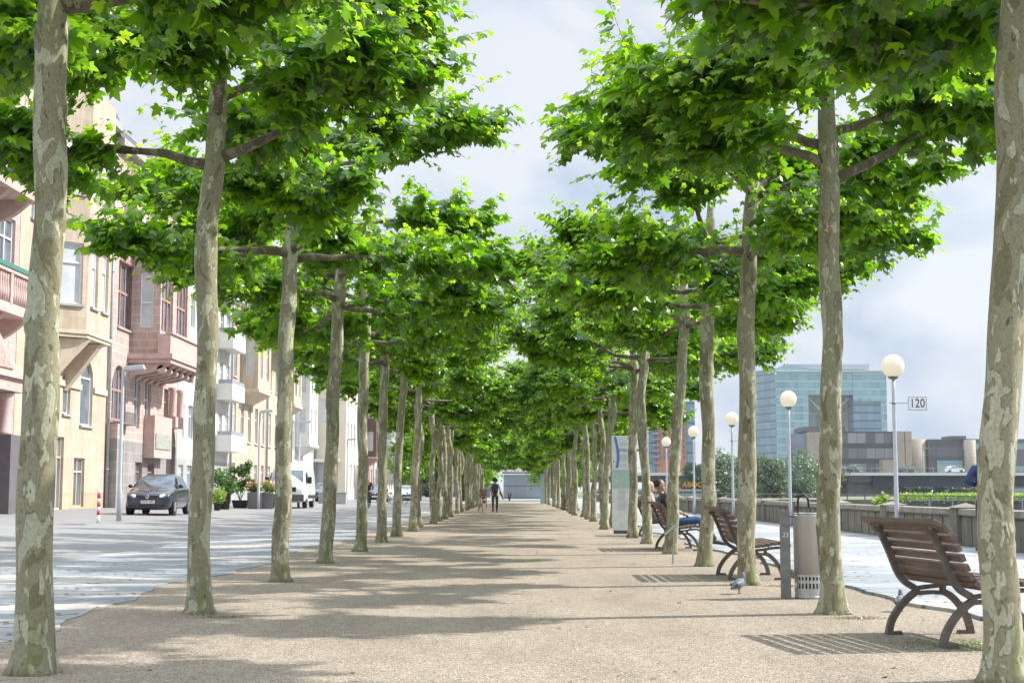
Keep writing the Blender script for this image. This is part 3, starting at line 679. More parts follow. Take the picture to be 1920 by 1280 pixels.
# ------------------------------------------------------------------ bin, post, umbrella, stele, small sign
q = onG(1474, 1121)
root = thing('steel_post', 'grey steel post numbered 23 holding the waste bin', 'post', (q.x, q.y, 0))
mb = MB(); mb.box(-.045,.045,-.04,.04,0,.70); mb.box(-.041,.041,-.036,.036,.70,.72); mb.box(-.045,.045,-.04,.04,.72,.86); mb.build('post', STEELD, root, bevel=.004)
mb = MB(); mb.tube([(.045,0,.80),(.10,0,.795),(.16,0,.77)], .009, 8); mb.bar((.045,0,.24),(.20,0,.24), .03,.045); mb.build('bracket', STEELD, root)
text('number', '23', .065, Matrix.Translation((0,-.0415,.62)) @ FACE_CAM, plain('white enamel', (.75,.76,.76)), root)
bx = q.x+.24; by = q.y+.02
root = thing('waste_bin', 'round brushed steel waste bin with perforated base beside the numbered post', 'bin', (bx, by, 0))
mb = MB(); mb.lathe([(.150,.235),(.150,.80),(.155,.805),(.155,.815),(.142,.815),(.142,.26),(.13,.25)], seg=32); mb.build('drum', STEEL, root)
# perforated lower ring
mb = MB(); seg = 26
prev = None
rows = [(.03,.10,0),(.10,.15,1),(.15,.18,0),(.18,.215,1),(.215,.235,0)]
for k in range(seg*2):
    a0, a1 = math.pi*k/seg, math.pi*(k+1)/seg
    for z0, z1, hole in rows:
        if hole and k % 2: continue
        P = [(.148*math.cos(a0), .148*math.sin(a0), z0), (.148*math.cos(a1), .148*math.sin(a1), z0), (.148*math.cos(a1), .148*math.sin(a1), z1), (.148*math.cos(a0), .148*math.sin(a0), z1)]
        mb.quad(*P)
mb.lathe([(.148,.0),(.148,.03)], seg=32); mb.build('perforated_base', STEEL, root)
mb = MB(); mb.lathe([(.12,.01),(.125,.23)], seg=20); mb.build('liner', DARK, root)
mb = MB(); mb.tube([(.145*math.cos(a), .145*math.sin(a), .83) for a in [2*math.pi*i/24 for i in range(25)]], .007, 6, False); mb.build('rim', STEEL, root)
root = thing('umbrella', 'black umbrella with curved handle sticking out of the waste bin', 'umbrella', (bx-.06, by-.02, .35))
mb = MB(); mb.tube([(.02,0,-.05),(-.03,0,.35),(-.045,0,.50)], [.028,.022,.012], 8); mb.build('canopy', plain('black nylon', (.02,.02,.025), .6), root)
mb = MB(); P = [(-.045,0,.44)]+[(-.045+.052-.052*math.cos(a), 0, .60+.06*math.sin(a)) for a in [math.pi*i/10 for i in range(11)]]+[(.062,0,.56),(.064,0,.54)]
mb.tube(P, .0115, 10); mb.build('handle', DARK, root)

q = onG(1163, 1000)
root = thing('info_stele', 'tall white information pillar with blue river line and map, third tree gap on right', 'information pillar', (q.x+.04, q.y, 0), R(-3))
root.scale = (.84,1,1)
root['label'] = 'tall white information pillar with blue river line and green map between right trunks'
WP = plain('white enamel panel', (.72,.75,.75), .4); 
mb = MB(); mb.box(-.28,.28,-.06,.06,.08,2.42); mb.build('body', WP, root, bevel=.01)
mb = MB(); mb.box(-.24,.24,-.05,.05,0,.08); mb.build('plinth', GREYD, root)
mb = MB(); pts = [];
for i in range(21):
    z = 1.62+.78*i/20; x = -.155+.055*math.sin((z-1.55)*4.4); pts.append((x, z))
for (x0, z0), (x1, z1) in zip(pts, pts[1:]): mb.quad((x0-.035,-.063,z0),(x0+.045,-.063,z0),(x1+.045,-.063,z1),(x1-.035,-.063,z1))
mb.build('river_line', plain('blue print', (.10,.24,.55)), root)
mb = MB(); mb.quad((-.275,-.063,1.12),(.275,-.063,1.12),(.275,-.063,1.58),(-.275,-.063,1.58)); mb.build('map_panel', mat('map print', (.50,.62,.57), .5, scale=9, col2=(.36,.52,.48)), root)
PR = plain('dark print', (.12,.14,.2))
text('lettering', 'DÜSSELDORF', .105, Matrix.Translation((-.06,-.064,2.06)) @ FACE_CAM, PR, root, .001, 'LEFT', .62)
mb = MB(); g = random.Random(3)
for z in [2.24,2.19]+[1.95-.03*i for i in range(6)]+[1.70,1.67]+[1.06-.032*i for i in range(16)]:
    x0 = -.06 if z > 1.5 else -.12; mb.quad((x0,-.0635,z),(x0+g.uniform(.2,.32),-.0635,z),(x0+.22,-.0635,z+.008),(x0,-.0635,z+.008))
mb.build('text_lines', plain('grey print', (.36,.38,.42)), root)
for x_, z_ in ((.20,2.37),(-.22,1.78)): mb = MB(); mb.tube([(x_,-.062,z_),(x_,-.064,z_)], .02, 10); mb.build('red_dot', plain('red print', (.6,.06,.08)), root)
q = onG(1017, 945)
root = thing('info_stele', 'small distant pale blue information pillar in the right tree row', 'information pillar', (q.x, q.y, 0))
mb = MB(); mb.box(-.16,.16,-.06,.06,.05,2.0); mb.build('body', plain('pale blue enamel', (.36,.50,.55)), root, bevel=.01)
mb = MB(); mb.box(-.16,.16,-.065,.065,2.0,2.42); mb.build('head_panel', plain('grey lilac enamel', (.42,.42,.48)), root)

q = onG(1261, 1057)
root = thing('plate_stand', 'thin steel stand with a tilted plate in front of the leaning tree', 'small sign', (q.x, q.y, 0))
mb = MB(); mb.bar((0,0,0),(.035,0,.52), .022,.022); mb.build('post', STEEL, root)
mb = MB(); mb.T = Matrix.Translation((0.0,0,.50)) @ Matrix.Rotation(R(-38), 4, 'Y'); mb.box(-.13,.10,-.09,.09,0,.018); mb.build('plate', STEEL, root, bevel=.003)

# ------------------------------------------------------------------ pigeons
def pigeon(label, loc, rz, dark=1):
    root = thing('pigeon', label, 'pigeon', loc, rz, 'pigeons on the path')
    G = plain('pigeon grey', (.16,.18,.22)); Dk = plain('pigeon dark', (.05,.055,.07)); RP = plain('pigeon legs', (.45,.12,.10))
    mb = MB(); mb.mi = 0
    mb.tube([(-.19,0,.075),(-.15,0,.085),(-.10,0,.10),(-.03,0,.125),(.03,0,.14),(.07,0,.165),(.085,0,.20),(.09,0,.225),(.098,0,.243),(.112,0,.248),(.122,0,.246)],
            [.012,.022,.042,.060,.058,.042,.028,.025,.027,.02,.006], 12); mb.build('body', G, root)
    mb = MB(); mb.tube([(.068,0,.155),(.088,0,.205),(.092,0,.222)], [.046,.0285,.027], 12); mb.build('neck_feathers', Dk, root)
    mb = MB(); mb.tube([(.118,0,.245),(.145,0,.236)], [.007,.002], 6); mb.build('beak', Dk, root)
    for s in (-1, 1):
        mb = MB(); mb.ell((-.04, s*.045, .125), (.10,.022,.040), 12, 8); mb.build('wing', mat('pigeon wing', (.20,.22,.26), .6, scale=18, col2=(.09,.10,.12)), root)
        mb = MB(); x = .0+s*.022; mb.tube([(x,s*.022,.085),(x+.004,s*.022,.03),(x,s*.022,.006)], [.008,.005,.005], 6)
        for a in (-.5,0,.5): mb.tube([(x,s*.022,.006),(x+.034*math.cos(a),s*.022+.034*math.sin(a),.004)], [.004,.002], 5)
        mb.build('leg', RP, root)
    return root
q = onG(1386, 1113); pigeon('grey pigeon walking on the gravel in front of the mossy trunk', (q.x, q.y, 0), R(50)).scale = (.82,.82,.82)
q = onG(1684, 1146); pigeon('dark pigeon standing on the paving edge behind the near bench', (q.x+.02, q.y, 0), R(70)).scale = (.72,.72,.72)

# ------------------------------------------------------------------ river wall with piers, railing, lamps
WX = 8.45
root = thing('river_wall', 'low weathered concrete parapet wall with capped piers along the river', 'wall', (WX, -4, 0))
mb = MB(); y = 0
pan = MB(); piers = []; cop = MB()
k = 0
while y < 150:
    pan.box(0, .28, y, y+4.9, 0, .60); 
    for s in range(0, 7): pan.box(-.018, 0, y+.1+s*.69, y+.1+s*.69+.60, .04, .56)
    cop.box(-.07, .36, y-.0, y+4.85, .60, .72)
    piers.append(y+4.85)
    y += 5.25; k += 1
pan.build('wall_panel', CONC, root); cop.build('coping', CONCC, root, bevel=.012)
for yy in piers:
    mb = MB(); mb.box(-.10, .38, yy, yy+.40, 0, .74); mb.add([(-.14,yy-.05,.74),(.42,yy-.05,.74),(.42,yy+.45,.74),(-.14,yy+.45,.74),(.14,yy+.2,.83)], [(0,1,4),(1,2,4),(2,3,4),(3,0,4),(3,2,1,0)])
    mb.build('pier', CONC, root)
root = thing('railing', 'thin dark metal railing beyond the concrete parapet', 'railing', (9.3, 10, 0))
mb = MB(); mb.tube([(0,0,.95),(0,130,.95)], .018, 6); mb.tube([(0,0,.55),(0,130,.55)], .012, 6); mb.build('rail', STEELD, root)
mb = MB()
for i in range(66): mb.box(-.015,.015,i*2,i*2+.03,0,.95)
o = mb.build('posts', STEELD, root)

GLOBE = newmat('opal globe'); gm, gt, gb = GLOBE
gb.inputs['Base Color'].default_value = (.92,.86,.74,1); gb.inputs['Roughness'].default_value = .25; gb.inputs['Subsurface Weight'].default_value = .0
gtr = N(gt, 'ShaderNodeBsdfTranslucent'); gtr.inputs[0].default_value = (.98,.92,.78,1); gms = N(gt, 'ShaderNodeMixShader'); gms.inputs[0].default_value = .45
gt.links.new(gb.outputs[0], gms.inputs[1]); gt.links.new(gtr.outputs[0], gms.inputs[2]); gt.links.new(gms.outputs[0], gt.nodes['Material Output'].inputs[0])
POSTL = mat('pale painted lamp post', (.50,.53,.58), .5, .1, scale=7, var=.06)
lampw = ['carrying the 120 plate', 'behind the waste bin', 'third along the river wall', 'fourth along the river wall', 'fifth and farthest along the river wall']
for i, (px, py, D) in enumerate([(1674,686,31),(1478,748,42),(1372,785,52.5),(1300,809,63.5),(1249,828,75)]):
    q = onY(px, py, D)
    root = thing('globe_lamp', 'white globe lamp on a pale grey post, ' + lampw[i], 'street lamp', (q.x, D, .03), 0, 'globe lamps along the river wall')
    zc = q.z-.03
    mb = MB(); mb.lathe([(.055,0),(.05,.3),(.038,zc-.55),(.038,zc-.34),(.02,zc-.33)], seg=14); mb.build('post', POSTL, root)
    mb = MB(); mb.lathe([(.02,zc-.36),(.022,zc-.31),(.10,zc-.27),(.115,zc-.235),(.10,zc-.22)], seg=18); mb.build('collar', STEELD, root)
    mb = MB(); mb.ell((0,0,zc), (.245,.245,.255), 28, 18); mb.build('globe', gm, root)
    if i in (0, 2):
        mb = MB(); mb.lathe([(.048,zc-.83),(.048,zc-.79)], seg=14); mb.bar((-.10,0,zc-.81),(.30 if i == 0 else .22,0,zc-.81), .012,.012); br_ = mb.build('bracket', STEELD, root)
    if i == 0:
        pl = thing('number_plate_sign', 'small white rectangular plate reading 120 beside the nearest globe lamp', 'sign', (q.x+.30, D, zc+.03-.82))
        mb = MB(); mb.box(0,.42,-.012,.012,-.15,.15); mb.build('plate', plain('bright white enamel', (.88,.89,.90)), pl)
        mb = MB()
        for (x0,x1,z0,z1) in ((.008,.412,-.142,-.134),(.008,.412,.134,.142),(.008,.016,-.134,.134),(.404,.412,-.134,.134)): mb.box(x0,x1,-.0145,-.012,z0,z1)
        mb.build('border', PR, pl)
        text('number', '120', .27, Matrix.Translation((.21,-.015,-.002)) @ FACE_CAM, plain('black print', (.03,.03,.03)), pl, .001, 'CENTER', .82)

# ------------------------------------------------------------------ street lamps, bollard on the left
def street_lamp(label, px, py, X, topy, arm=.75):
    q = onX(px, py, X); z0 = gz(X); D = onG(px, py, z0).y
    X = (px-965)*D/F; top = onY(px, topy, D).z
    root = thing('street_lamp', label, 'street lamp', (X, D, gz(X)), 0, 'flat headed lamps along the street')
    h = top-gz(X)
    mb = MB(); mb.lathe([(.075,0),(.075,.9),(.06,.95),(.045,h-.1),(.03,h)], seg=14); mb.tube([(0,0,h-.06),(.12,0,h-.01)], .03, 8); mb.build('post', GALV, root)
    mb = MB(); mb.add([(.06,-.13,h-.05),(.66,-.10,h+.0),(.66,.10,h+.0),(.06,.13,h-.05),(.02,-.13,h+.08),(.62,-.10,h+.13),(.62,.10,h+.13),(.02,.13,h+.08)], [(0,3,2,1),(4,5,6,7),(0,1,5,4),(1,2,6,5),(2,3,7,6),(3,0,4,7)])
    mb.build('lamp_head', plain('light grey lamp housing', (.50,.53,.56)), root, bevel=.02)
street_lamp('grey lamp post with flat head between the bollard and the dark car', 228, 978, -11.2, 692)
street_lamp('grey lamp post with flat head between the grey flower tubs', 487, 955, -11.8, 772)
street_lamp('grey lamp post with flat head in front of the white van', 562, 952, -11, 792)
street_lamp('grey lamp post with flat head by the concrete trough', 652, 944, -11, 824)
street_lamp('grey lamp post with flat head near the dark trees', 764, 938, -10.5, 862)
street_lamp('farthest grey lamp post at the street end', 752, 935, -13, 856)
q = onG(184, 981, gz(-11.5)); root = thing('bollard', 'red and white striped bollard on the street', 'bollard', (q.x, q.y, gz(q.x)))
RW = plain('red reflective paint', (.55,.03,.035), .5)
mb = MB(); hb = .92
for i in range(7):
    mb.mi = 0 if i % 2 == 0 else 1; z0, z1 = hb*[0,.25,.38,.5,.63,.75,.9][i], hb*[.25,.38,.5,.63,.75,.9,1.0][i]; mb.lathe([(.045,z0),(.045,z1-.001)], seg=14)
mb.build('bollard_tube', [plain('white paint', (.72,.72,.70)), RW], root)
mb = MB(); mb.lathe([(.048,hb),(.04,hb+.02),(.01,hb+.03)], seg=14); mb.build('cap', plain('white paint', (.7,.7,.7)), root)
q = onG(130, 986, .12); mb = MB(); mb.lathe([(.42,0),(.42,.006)], (0,0,0), 24); mb.lathe([(.34,.006),(.34,.01)], (0,0,0), 24)
o = mb.build('manhole_cover', STEELD); o.location = (q.x, q.y, gz(q.x)+.008); tag(o, 'round iron manhole cover set in the street', 'manhole cover')

# ------------------------------------------------------------------ vehicles
def loft(mb, st, mirror=True):
    """st: list of (y, [(x,z)...]) half sections (x>=0) from bottom centre to top centre"""
    rings = []
    for y, sec in st: rings.append([(x, y, z) for x, z in sec]+[(-x, y, z) for x, z in reversed(sec)])
    n = len(rings[0]); vs = [p for r_ in rings for p in r_]; fs = []
    for i in range(len(rings)-1):
        for k in range(n): k2 = (k+1) % n; fs.append((i*n+k, i*n+k2, (i+1)*n+k2, (i+1)*n+k))
    fs += [tuple(range(n))[::-1], tuple(range((len(rings)-1)*n, len(rings)*n))]
    mb.add(vs, fs, True)
def wheel(root, x, y, r_, wd, rimm):
    w_ = thing('wheel', None, None, (x, y, r_)); w_.parent = root
    mb = MB(); mb.lathe([(r_*.62,-wd/2),(r_*.93,-wd/2),(r_,-wd*.35),(r_,wd*.35),(r_*.93,wd/2),(r_*.62,wd/2)], axis='X', seg=26); mb.build('tyre', RUBBER, w_)
    mb = MB(); s = 1 if x > 0 else -1; mb.lathe([(.03,s*wd*.42),(r_*.28,s*wd*.40),(r_*.62,s*wd*.30),(r_*.63,s*wd*.46),(r_*.60,s*wd*.5)], axis='X', seg=26)
    for k in range(6):
        a = k*math.pi/3; mb.bar((s*wd*.44,0,0), (s*wd*.46, math.cos(a)*r_*.6, math.sin(a)*r_*.6), .05, .02)
    mb.build('rim', rimm, w_)
RIM = plain('alloy rim', (.55,.55,.56), .35, .6)
LENS = mat('headlight lens', (.75,.77,.8), .12, .3, scale=10, var=.2)
CARGL = mat('car glass', (.16,.21,.26), .06, scale=1.8, col2=(.03,.04,.05), spec=1)
def car(label, loc, rz, paint, plate=None, detail=True, kind='car', L_=3.9, name='parked_car'):
    """front faces -Y"""
    root = thing(name, label, kind, loc, rz)
    hl = L_/2; W = .82
    def sec(y, zb, zbelt, ztop, wb, wbelt, wt): return (y, [(0,zb),(wb*.9,zb),(wb,zb+.10),(wbelt,zb+.28),(wbelt,zbelt-.06),(wbelt*.975,zbelt),(wt,(zbelt+ztop)/2 if ztop > zbelt+.1 else zbelt+.004),(wt*.94,ztop-.03),(wt*.80,ztop),(0,ztop+.012)])
    mb = MB()
    loft(mb, [sec(-hl,.30,.62,.64,.60,.62,.56), sec(-hl+.06,.22,.70,.73,.72,.74,.66), sec(-hl+.25,.19,.80,.84,.79,.80,.70), sec(-hl+.75,.19,.88,.93,W,W,.73), sec(-hl+1.02,.19,.93,.99,W,W+.01,.735),
              sec(-hl+1.62,.19,.95,1.38,W,W+.01,.62), sec(-hl+1.95,.19,.96,1.455,W,W+.01,.60), sec(0.35,.19,.97,1.47,W,W+.01,.60), sec(hl-.75,.19,.98,1.44,W,W+.01,.59), sec(hl-.30,.22,1.0,1.33,.80,.80,.56), sec(hl-.06,.26,.92,1.02,.76,.77,.60), sec(hl,.32,.72,.75,.66,.68,.60)])
    bo = mb.build('body', paint, root); sb = bo.modifiers.new('sub', 'SUBSURF'); sb.levels = 2; sb.render_levels = 2
    if True:
        y0, y1 = -hl+1.06, -hl+1.66
        mb = MB(); mb.quad((-.66,y0,1.01),(.66,y0,1.01),(.545,y1,1.385),(-.545,y1,1.385)); mb.T = None
        vs = [(x*(1-.0*abs(x)), y+.10*(abs(x)/.66)**2, z) for x, y, z in [(xx*k, yy-.03, zz) for (k, yy, zz) in ((.70,y0-.03,1.005),(.665,y0+.27,1.195),(.60,y1-.02,1.39)) for xx in (-1,-.6,-.2,.2,.6,1)]]
        mb = MB(); mb.add(vs, [(r_*6+c,r_*6+c+1,r_*6+c+7,r_*6+c+6) for r_ in range(2) for c in range(5)], True); mb.build('windscreen', CARGL, root, recalc=False)
        for s in (-1, 1):
            for (a, b_, c, d) in (((-hl+1.28,.985),(-.12,.985),(-.12,1.39),(-hl+1.80,1.36)), ((-.02,.99),(.95,1.0),(.88,1.36),(-.02,1.39))):
                mb = MB(); mb.add([(s*(.835-.5*(z-.98)), y, z) for y, z in (a, b_, c, d)], [(0,1,2,3)]); mb.build('side_window', CARGL, root, recalc=False)
        for s in (-1, 1):
            for y in (-hl+.72, hl-.68): wheel(root, s*.74, y, .30, .19, RIM)
            for y in (-hl+.72, hl-.68):
                mb = MB(); mb.lathe([(.345,-.012),(.345,.012)], (s*.818,y,.31), 24, 'X'); mb.build('wheel_arch', DARK, root)
            mb = MB(); mb.T = Matrix.Translation((s*.55,-hl+.105,.665)) @ Matrix.Rotation(R(s*24),4,'Z') @ Matrix.Rotation(R(-28),4,'X'); mb.ell((0,0,0), (.175,.06,.095), 18, 10); mb.build('headlight', LENS, root)
            mb = MB(); mb.ell((s*.90,-hl+1.30,1.03), (.085,.05,.065), 12, 8); mb.build('wing_mirror', DARK, root)
            mb = MB(); mb.box(s*.42,s*.62,-hl-.012,-hl+.10,.30,.37); mb.build('fog_recess', DARK, root)
        mb = MB(); mb.prism([(-.40,-hl-.005,.70),(.40,-hl-.005,.70),(.27,-hl-.03,.56),(-.27,-hl-.03,.56)], (0,.12,0)); mb.build('grille', DARK, root)
        mb = MB(); mb.box(-.32,.32,-hl-.03,-hl+.1,.25,.37); mb.build('lower_grille', DARK, root)
        mb = MB(); mb.tube([(.062*math.cos(a),-hl-.035,.645+.062*math.sin(a)) for a in [2*math.pi*i/20 for i in range(21)]], .008, 6, False)
        for a, b_ in (((-.035,.685),(0,.60)),((0,.60),(.035,.685)),((-.055,.67),(-.02,.605)),((.055,.67),(.02,.605))): mb.bar((a[0],-hl-.035,a[1]),(b_[0],-hl-.035,b_[1]),.01,.01)
        mb.build('emblem', plain('chrome', (.7,.7,.7), .25, .9), root)
        mb = MB(); mb.box(-.26,.26,-hl-.045,-hl-.02,.42,.53); pl = mb.build('number_plate', plain('plate white', (.7,.7,.66)), root)
        mb = MB(); mb.box(-.26,-.215,-hl-.047,-hl-.045,.42,.53); mb.build('country_strip', plain('plate blue', (.03,.08,.4)), pl)
        if plate: text('plate_text', plate, .105, Matrix.Translation((.02,-hl-.046,.475)) @ FACE_CAM, plain('black print', (.03,.03,.03)), pl, .001, 'CENTER', .78)
    return root
q = onG(281, 964, .195)
car('dark blue grey small hatchback parked facing the camera by the lamp post', (-12.95, 52.1, gz(-12.95)), R(2), mat('dark blue car paint', (.035,.045,.065), .22, .5, coat=1, var=.1), 'D·KO 1083')
# van
def van(label, loc, rz):
    root = thing('delivery_van', label, 'van', loc, rz); WP_ = mat('white van paint', (.78,.78,.77), .3, coat=.6, var=.03)
    def sec(y, zb, zm, zt, wb, wm, wt): return (y, [(0,zb),(wb*.92,zb),(wb,zb+.08),(wm,zb+.35),(wm,zm),(wt+(wm-wt)*.5,(zm+zt)/2),(wt,zt-.14),(wt*.85,zt-.02),(0,zt+.02)])
    mb = MB(); loft(mb, [sec(-2.6,.42,.85,1.02,.78,.82,.74), sec(-2.48,.32,1.08,1.25,.88,.90,.80), sec(-2.15,.30,1.15,1.42,.95,.96,.84), sec(-1.75,.30,1.2,1.95,.97,.98,.82), sec(-1.45,.30,1.25,2.28,.97,.985,.84), sec(-1.0,.30,1.25,2.42,.97,.985,.86), sec(2.3,.30,1.25,2.42,.97,.985,.86), sec(2.55,.34,1.25,2.36,.95,.96,.84), sec(2.6,.36,1.2,2.2,.90,.92,.78)])
    o = mb.build('body', WP_, root); s_ = o.modifiers.new('sub','SUBSURF'); s_.levels = 1; s_.render_levels = 2
    mb = MB(); mb.quad((-.84,-2.20,1.36),(.84,-2.20,1.36),(.76,-1.73,1.98),(-.76,-1.73,1.98)); mb.build('windscreen', CARGL, root)
    for s in (-1, 1):
        mb = MB(); mb.quad((s*.985,-1.95,1.34),(s*.99,-1.1,1.32),(s*.93,-1.1,1.88),(s*.92,-1.62,1.88)); mb.build('side_window', CARGL, root)
        for y in (-1.65, 1.6): wheel(root, s*.86, y, .34, .22, plain('grey rim', (.4,.4,.4), .5, .4))
        mb = MB(); mb.box(s*.99,s*1.22,-1.86,-1.78,1.28,1.62); mb.build('wing_mirror', DARK, root, bevel=.02)
        mb = MB(); mb.box(s*.975,s*1.0,-1.2,2.3,.52,.68); mb.build('side_trim', DARK, root)
        mb = MB(); mb.T = Matrix.Translation((s*.68,-2.44,1.02)) @ Matrix.Rotation(R(s*20),4,'Z'); mb.ell((0,0,0), (.17,.06,.12), 14, 8); mb.build('headlight', LENS, root)
    mb = MB(); mb.box(-.5,.5,-2.62,-2.45,.86,1.10); mb.build('grille', DARK, root, bevel=.02)
    mb = MB(); mb.box(-.9,.9,-2.64,-2.3,.36,.72); mb.build('bumper', plain('grey bumper', (.10,.10,.11)), root, bevel=.04)
    mb = MB()
    for k in range(4): mb.box(.935,.95,-1.35,-1.15,1.42+k*.12,1.49+k*.12)
    mb.build('window_sticker', plain('white sticker', (.8,.8,.8)), root)
    return root
van('white high roof delivery van parked by the pale houses', (-11.9, 76.5, gz(-11.9)), R(2))
for (px, py, X, c, lab, rz) in ((601,941,-14.0,(.12,.14,.18),'dark grey car parked behind the white van',0), (702,941,-12.0,(.05,.05,.06),'black car parked past the cyclist',0), (758,941,-11.3,(.52,.54,.56),'silver car parked beneath the dark trees',R(5))):
    q = onG(px, py, gz(X)); car(lab, (q.x, q.y+2, gz(q.x)), rz, plain('paint '+lab.split()[0], c, .25, .4, coat=1))
def bicycle(label, loc, rz, parent_group=None):
    root = thing('bicycle', label, 'bicycle', loc, rz, parent_group)
    for y in (-.5, .5):
        w_ = thing('wheel', None, None, (0, y, .34)); w_.parent = root
        mb = MB(); mb.tube([(0, .325*math.cos(a), .325*math.sin(a)) for a in [2*math.pi*i/24 for i in range(25)]], .018, 6, False); mb.build('tyre', RUBBER, w_)
        mb = MB()
        for k in range(8): a = k*math.pi/8; mb.bar((0,.32*math.cos(a),.32*math.sin(a)),(0,-.32*math.cos(a),-.32*math.sin(a)),.004,.004)
        mb.build('spokes', STEEL, w_)
    mb = MB(); bb = (0,.05,.30); hd = (0,-.36,.80); st = (0,.18,.82)
    for a, b_ in ((bb, hd), (bb, st), (st, hd), (bb, (0,.5,.34)), (st, (0,.5,.34)), (hd, (0,-.5,.34)), (hd, (0,-.33,.95))): mb.tube([a, b_], .017, 6)
    mb.build('frame', plain('bicycle paint', (.05,.05,.06), .4), root)
    mb = MB(); mb.tube([(-.27,-.26,.98),(-.1,-.33,.98),(.1,-.33,.98),(.27,-.26,.98)], .014, 6); mb.build('handlebar', STEEL, root)
    mb = MB(); mb.ell((0,.2,.87), (.07,.13,.035), 10, 6); mb.build('saddle', DARK, root)
    return root
for (px, py, lab) in ((736,944,'bicycle leaning left of the silver car'), (726,945,'bicycle parked behind the slim left trunks'), (768,944,'bicycle parked in front of the silver car')):
    q = onG(px, py, gz(-11)); bicycle(lab, (q.x, q.y, gz(q.x)), R(70), 'bicycles parked near the street end')

# ------------------------------------------------------------------ planters and pots
def shrub_in_pot(name, label, px, py, X, pot, pr, ph, blobs, mt, seed, leaf=.12, n=1100, flowers=None, stems=True, taper=.75):
    z0 = gz(X); q = onG(px, py, z0)
    root = thing(name, label, 'potted plant', (q.x, q.y, gz(q.x)), 0, 'pots and shrubs in front of the houses')
    mb = MB(); mb.lathe([(pr*taper,0),(pr,ph-.03),(pr*1.05,ph-.03),(pr*1.05,ph),(pr*.95,ph),(pr*.93,ph-.06)], seg=20); mb.build('pot', pot, root)
    o = bpy.data.objects.new('foliage', puff('foliage', seed, blobs, n, leaf, mt, 2, .3)); COL.objects.link(o); o.parent = root
    mb = MB(); g = random.Random(seed)
    for b_ in blobs[:6]: mb.tube([(g.uniform(-.05,.05),g.uniform(-.05,.05),ph-.1),(b_[0]*.5,b_[1]*.5,(b_[2]+ph)/2),(b_[0],b_[1],b_[2])], [.02,.014,.008], 6)
    mb.build('stems', LIMB, root)
    if flowers:
        FL = leafmat('flower petals', [(0,(.75,.25,.22)),(1,(.85,.50,.35))], .3, (1,1,1))
        o = bpy.data.objects.new('flowers', puff('flowers', seed+9, [(b_[0],b_[1],b_[2]+b_[5]*.5,b_[3],b_[4],b_[5]*.7) for b_ in blobs], flowers, .09, FL, 2, .85)); COL.objects.link(o); o.parent = root
    return root
BP = plain('black nursery pot', (.03,.03,.032), .6); GP = plain('grey fibre pot', (.23,.23,.25), .7); 
shrub_in_pot('potted_shrub', 'round lime green bush in a small pot by the trunk', 407, 957, -13.0, BP, .16, .35, [(0,0,.65,.4,.4,.42)], leafmat('lime leaf', [(0,(.10,.18,.03)),(1,(.30,.40,.06))], .4), 11, .07, 1300)
shrub_in_pot('potted_shrub', 'leafy shrub in a black pot, left of the big shrub', 421, 955, -13.2, BP, .28, .75, [(0,0,1.2,.5,.5,.4),(-.35,0,1.55,.45,.4,.4),(.3,0,1.0,.4,.4,.3)], SHRUB, 12)
shrub_in_pot('potted_shrub', 'big open branched green shrub in a wide black pot', 450, 953, -12.9, BP, .42, .40, [(0,0,1.1,.35,.3,.35),(-.5,0,1.45,.35,.3,.3),(.45,0,1.3,.35,.3,.25),(.1,0,1.8,.40,.3,.35),(.35,.1,2.1,.25,.25,.3),(-.35,0,1.9,.3,.3,.2),(.6,0,.9,.22,.2,.2)], SHRUB, 13, .13, 1500)
shrub_in_pot('flower_tub', 'tall grey tub of pink flowers left of the lamp post', 477, 954, -12.5, GP, .36, .80, [(0,0,1.0,.38,.3,.25),(-.1,0,1.15,.3,.3,.2)], SHRUB, 14, .1, 800, 160, taper=.95)
shrub_in_pot('flower_tub', 'tall grey tub of pink flowers right of the lamp post', 500, 954, -12.0, GP, .34, .80, [(0,0,1.1,.42,.3,.3),(.25,0,1.0,.3,.3,.25)], leafmat('bright leaf', [(0,(.08,.18,.03)),(1,(.25,.38,.05))], .4), 15, .1, 900, 160, taper=.95)
q = onG(32, 962, .3); root = thing('stone_planter', 'dark tapered stone planter bowl by the portal of the red house', 'planter', (-17.6, 51.5, .3))
mb = MB(); mb.add([(-.35,-.35,0),(.35,-.35,0),(.35,.35,0),(-.35,.35,0),(-.6,-.6,.55),(.6,-.6,.55),(.6,.6,.55),(-.6,.6,.55)], [(0,3,2,1),(0,1,5,4),(1,2,6,5),(2,3,7,6),(3,0,4,7)]); mb.box(-.6,.6,-.6,.6,.55,.62); mb.build('bowl', plain('mossy dark stone', (.16,.15,.12), .9, scale=4), root)
q = onG(624, 945, .15); root = thing('concrete_trough', 'rectangular grey concrete trough in front of the far pink house', 'trough', (q.x, q.y, gz(q.x)))
mb = MB(); mb.box(-.95,.95,-.4,.4,0,.72); mb.box(-.98,.98,-.43,.43,.72,.80); mb.build('trough_body', CONCG, root, bevel=.02)

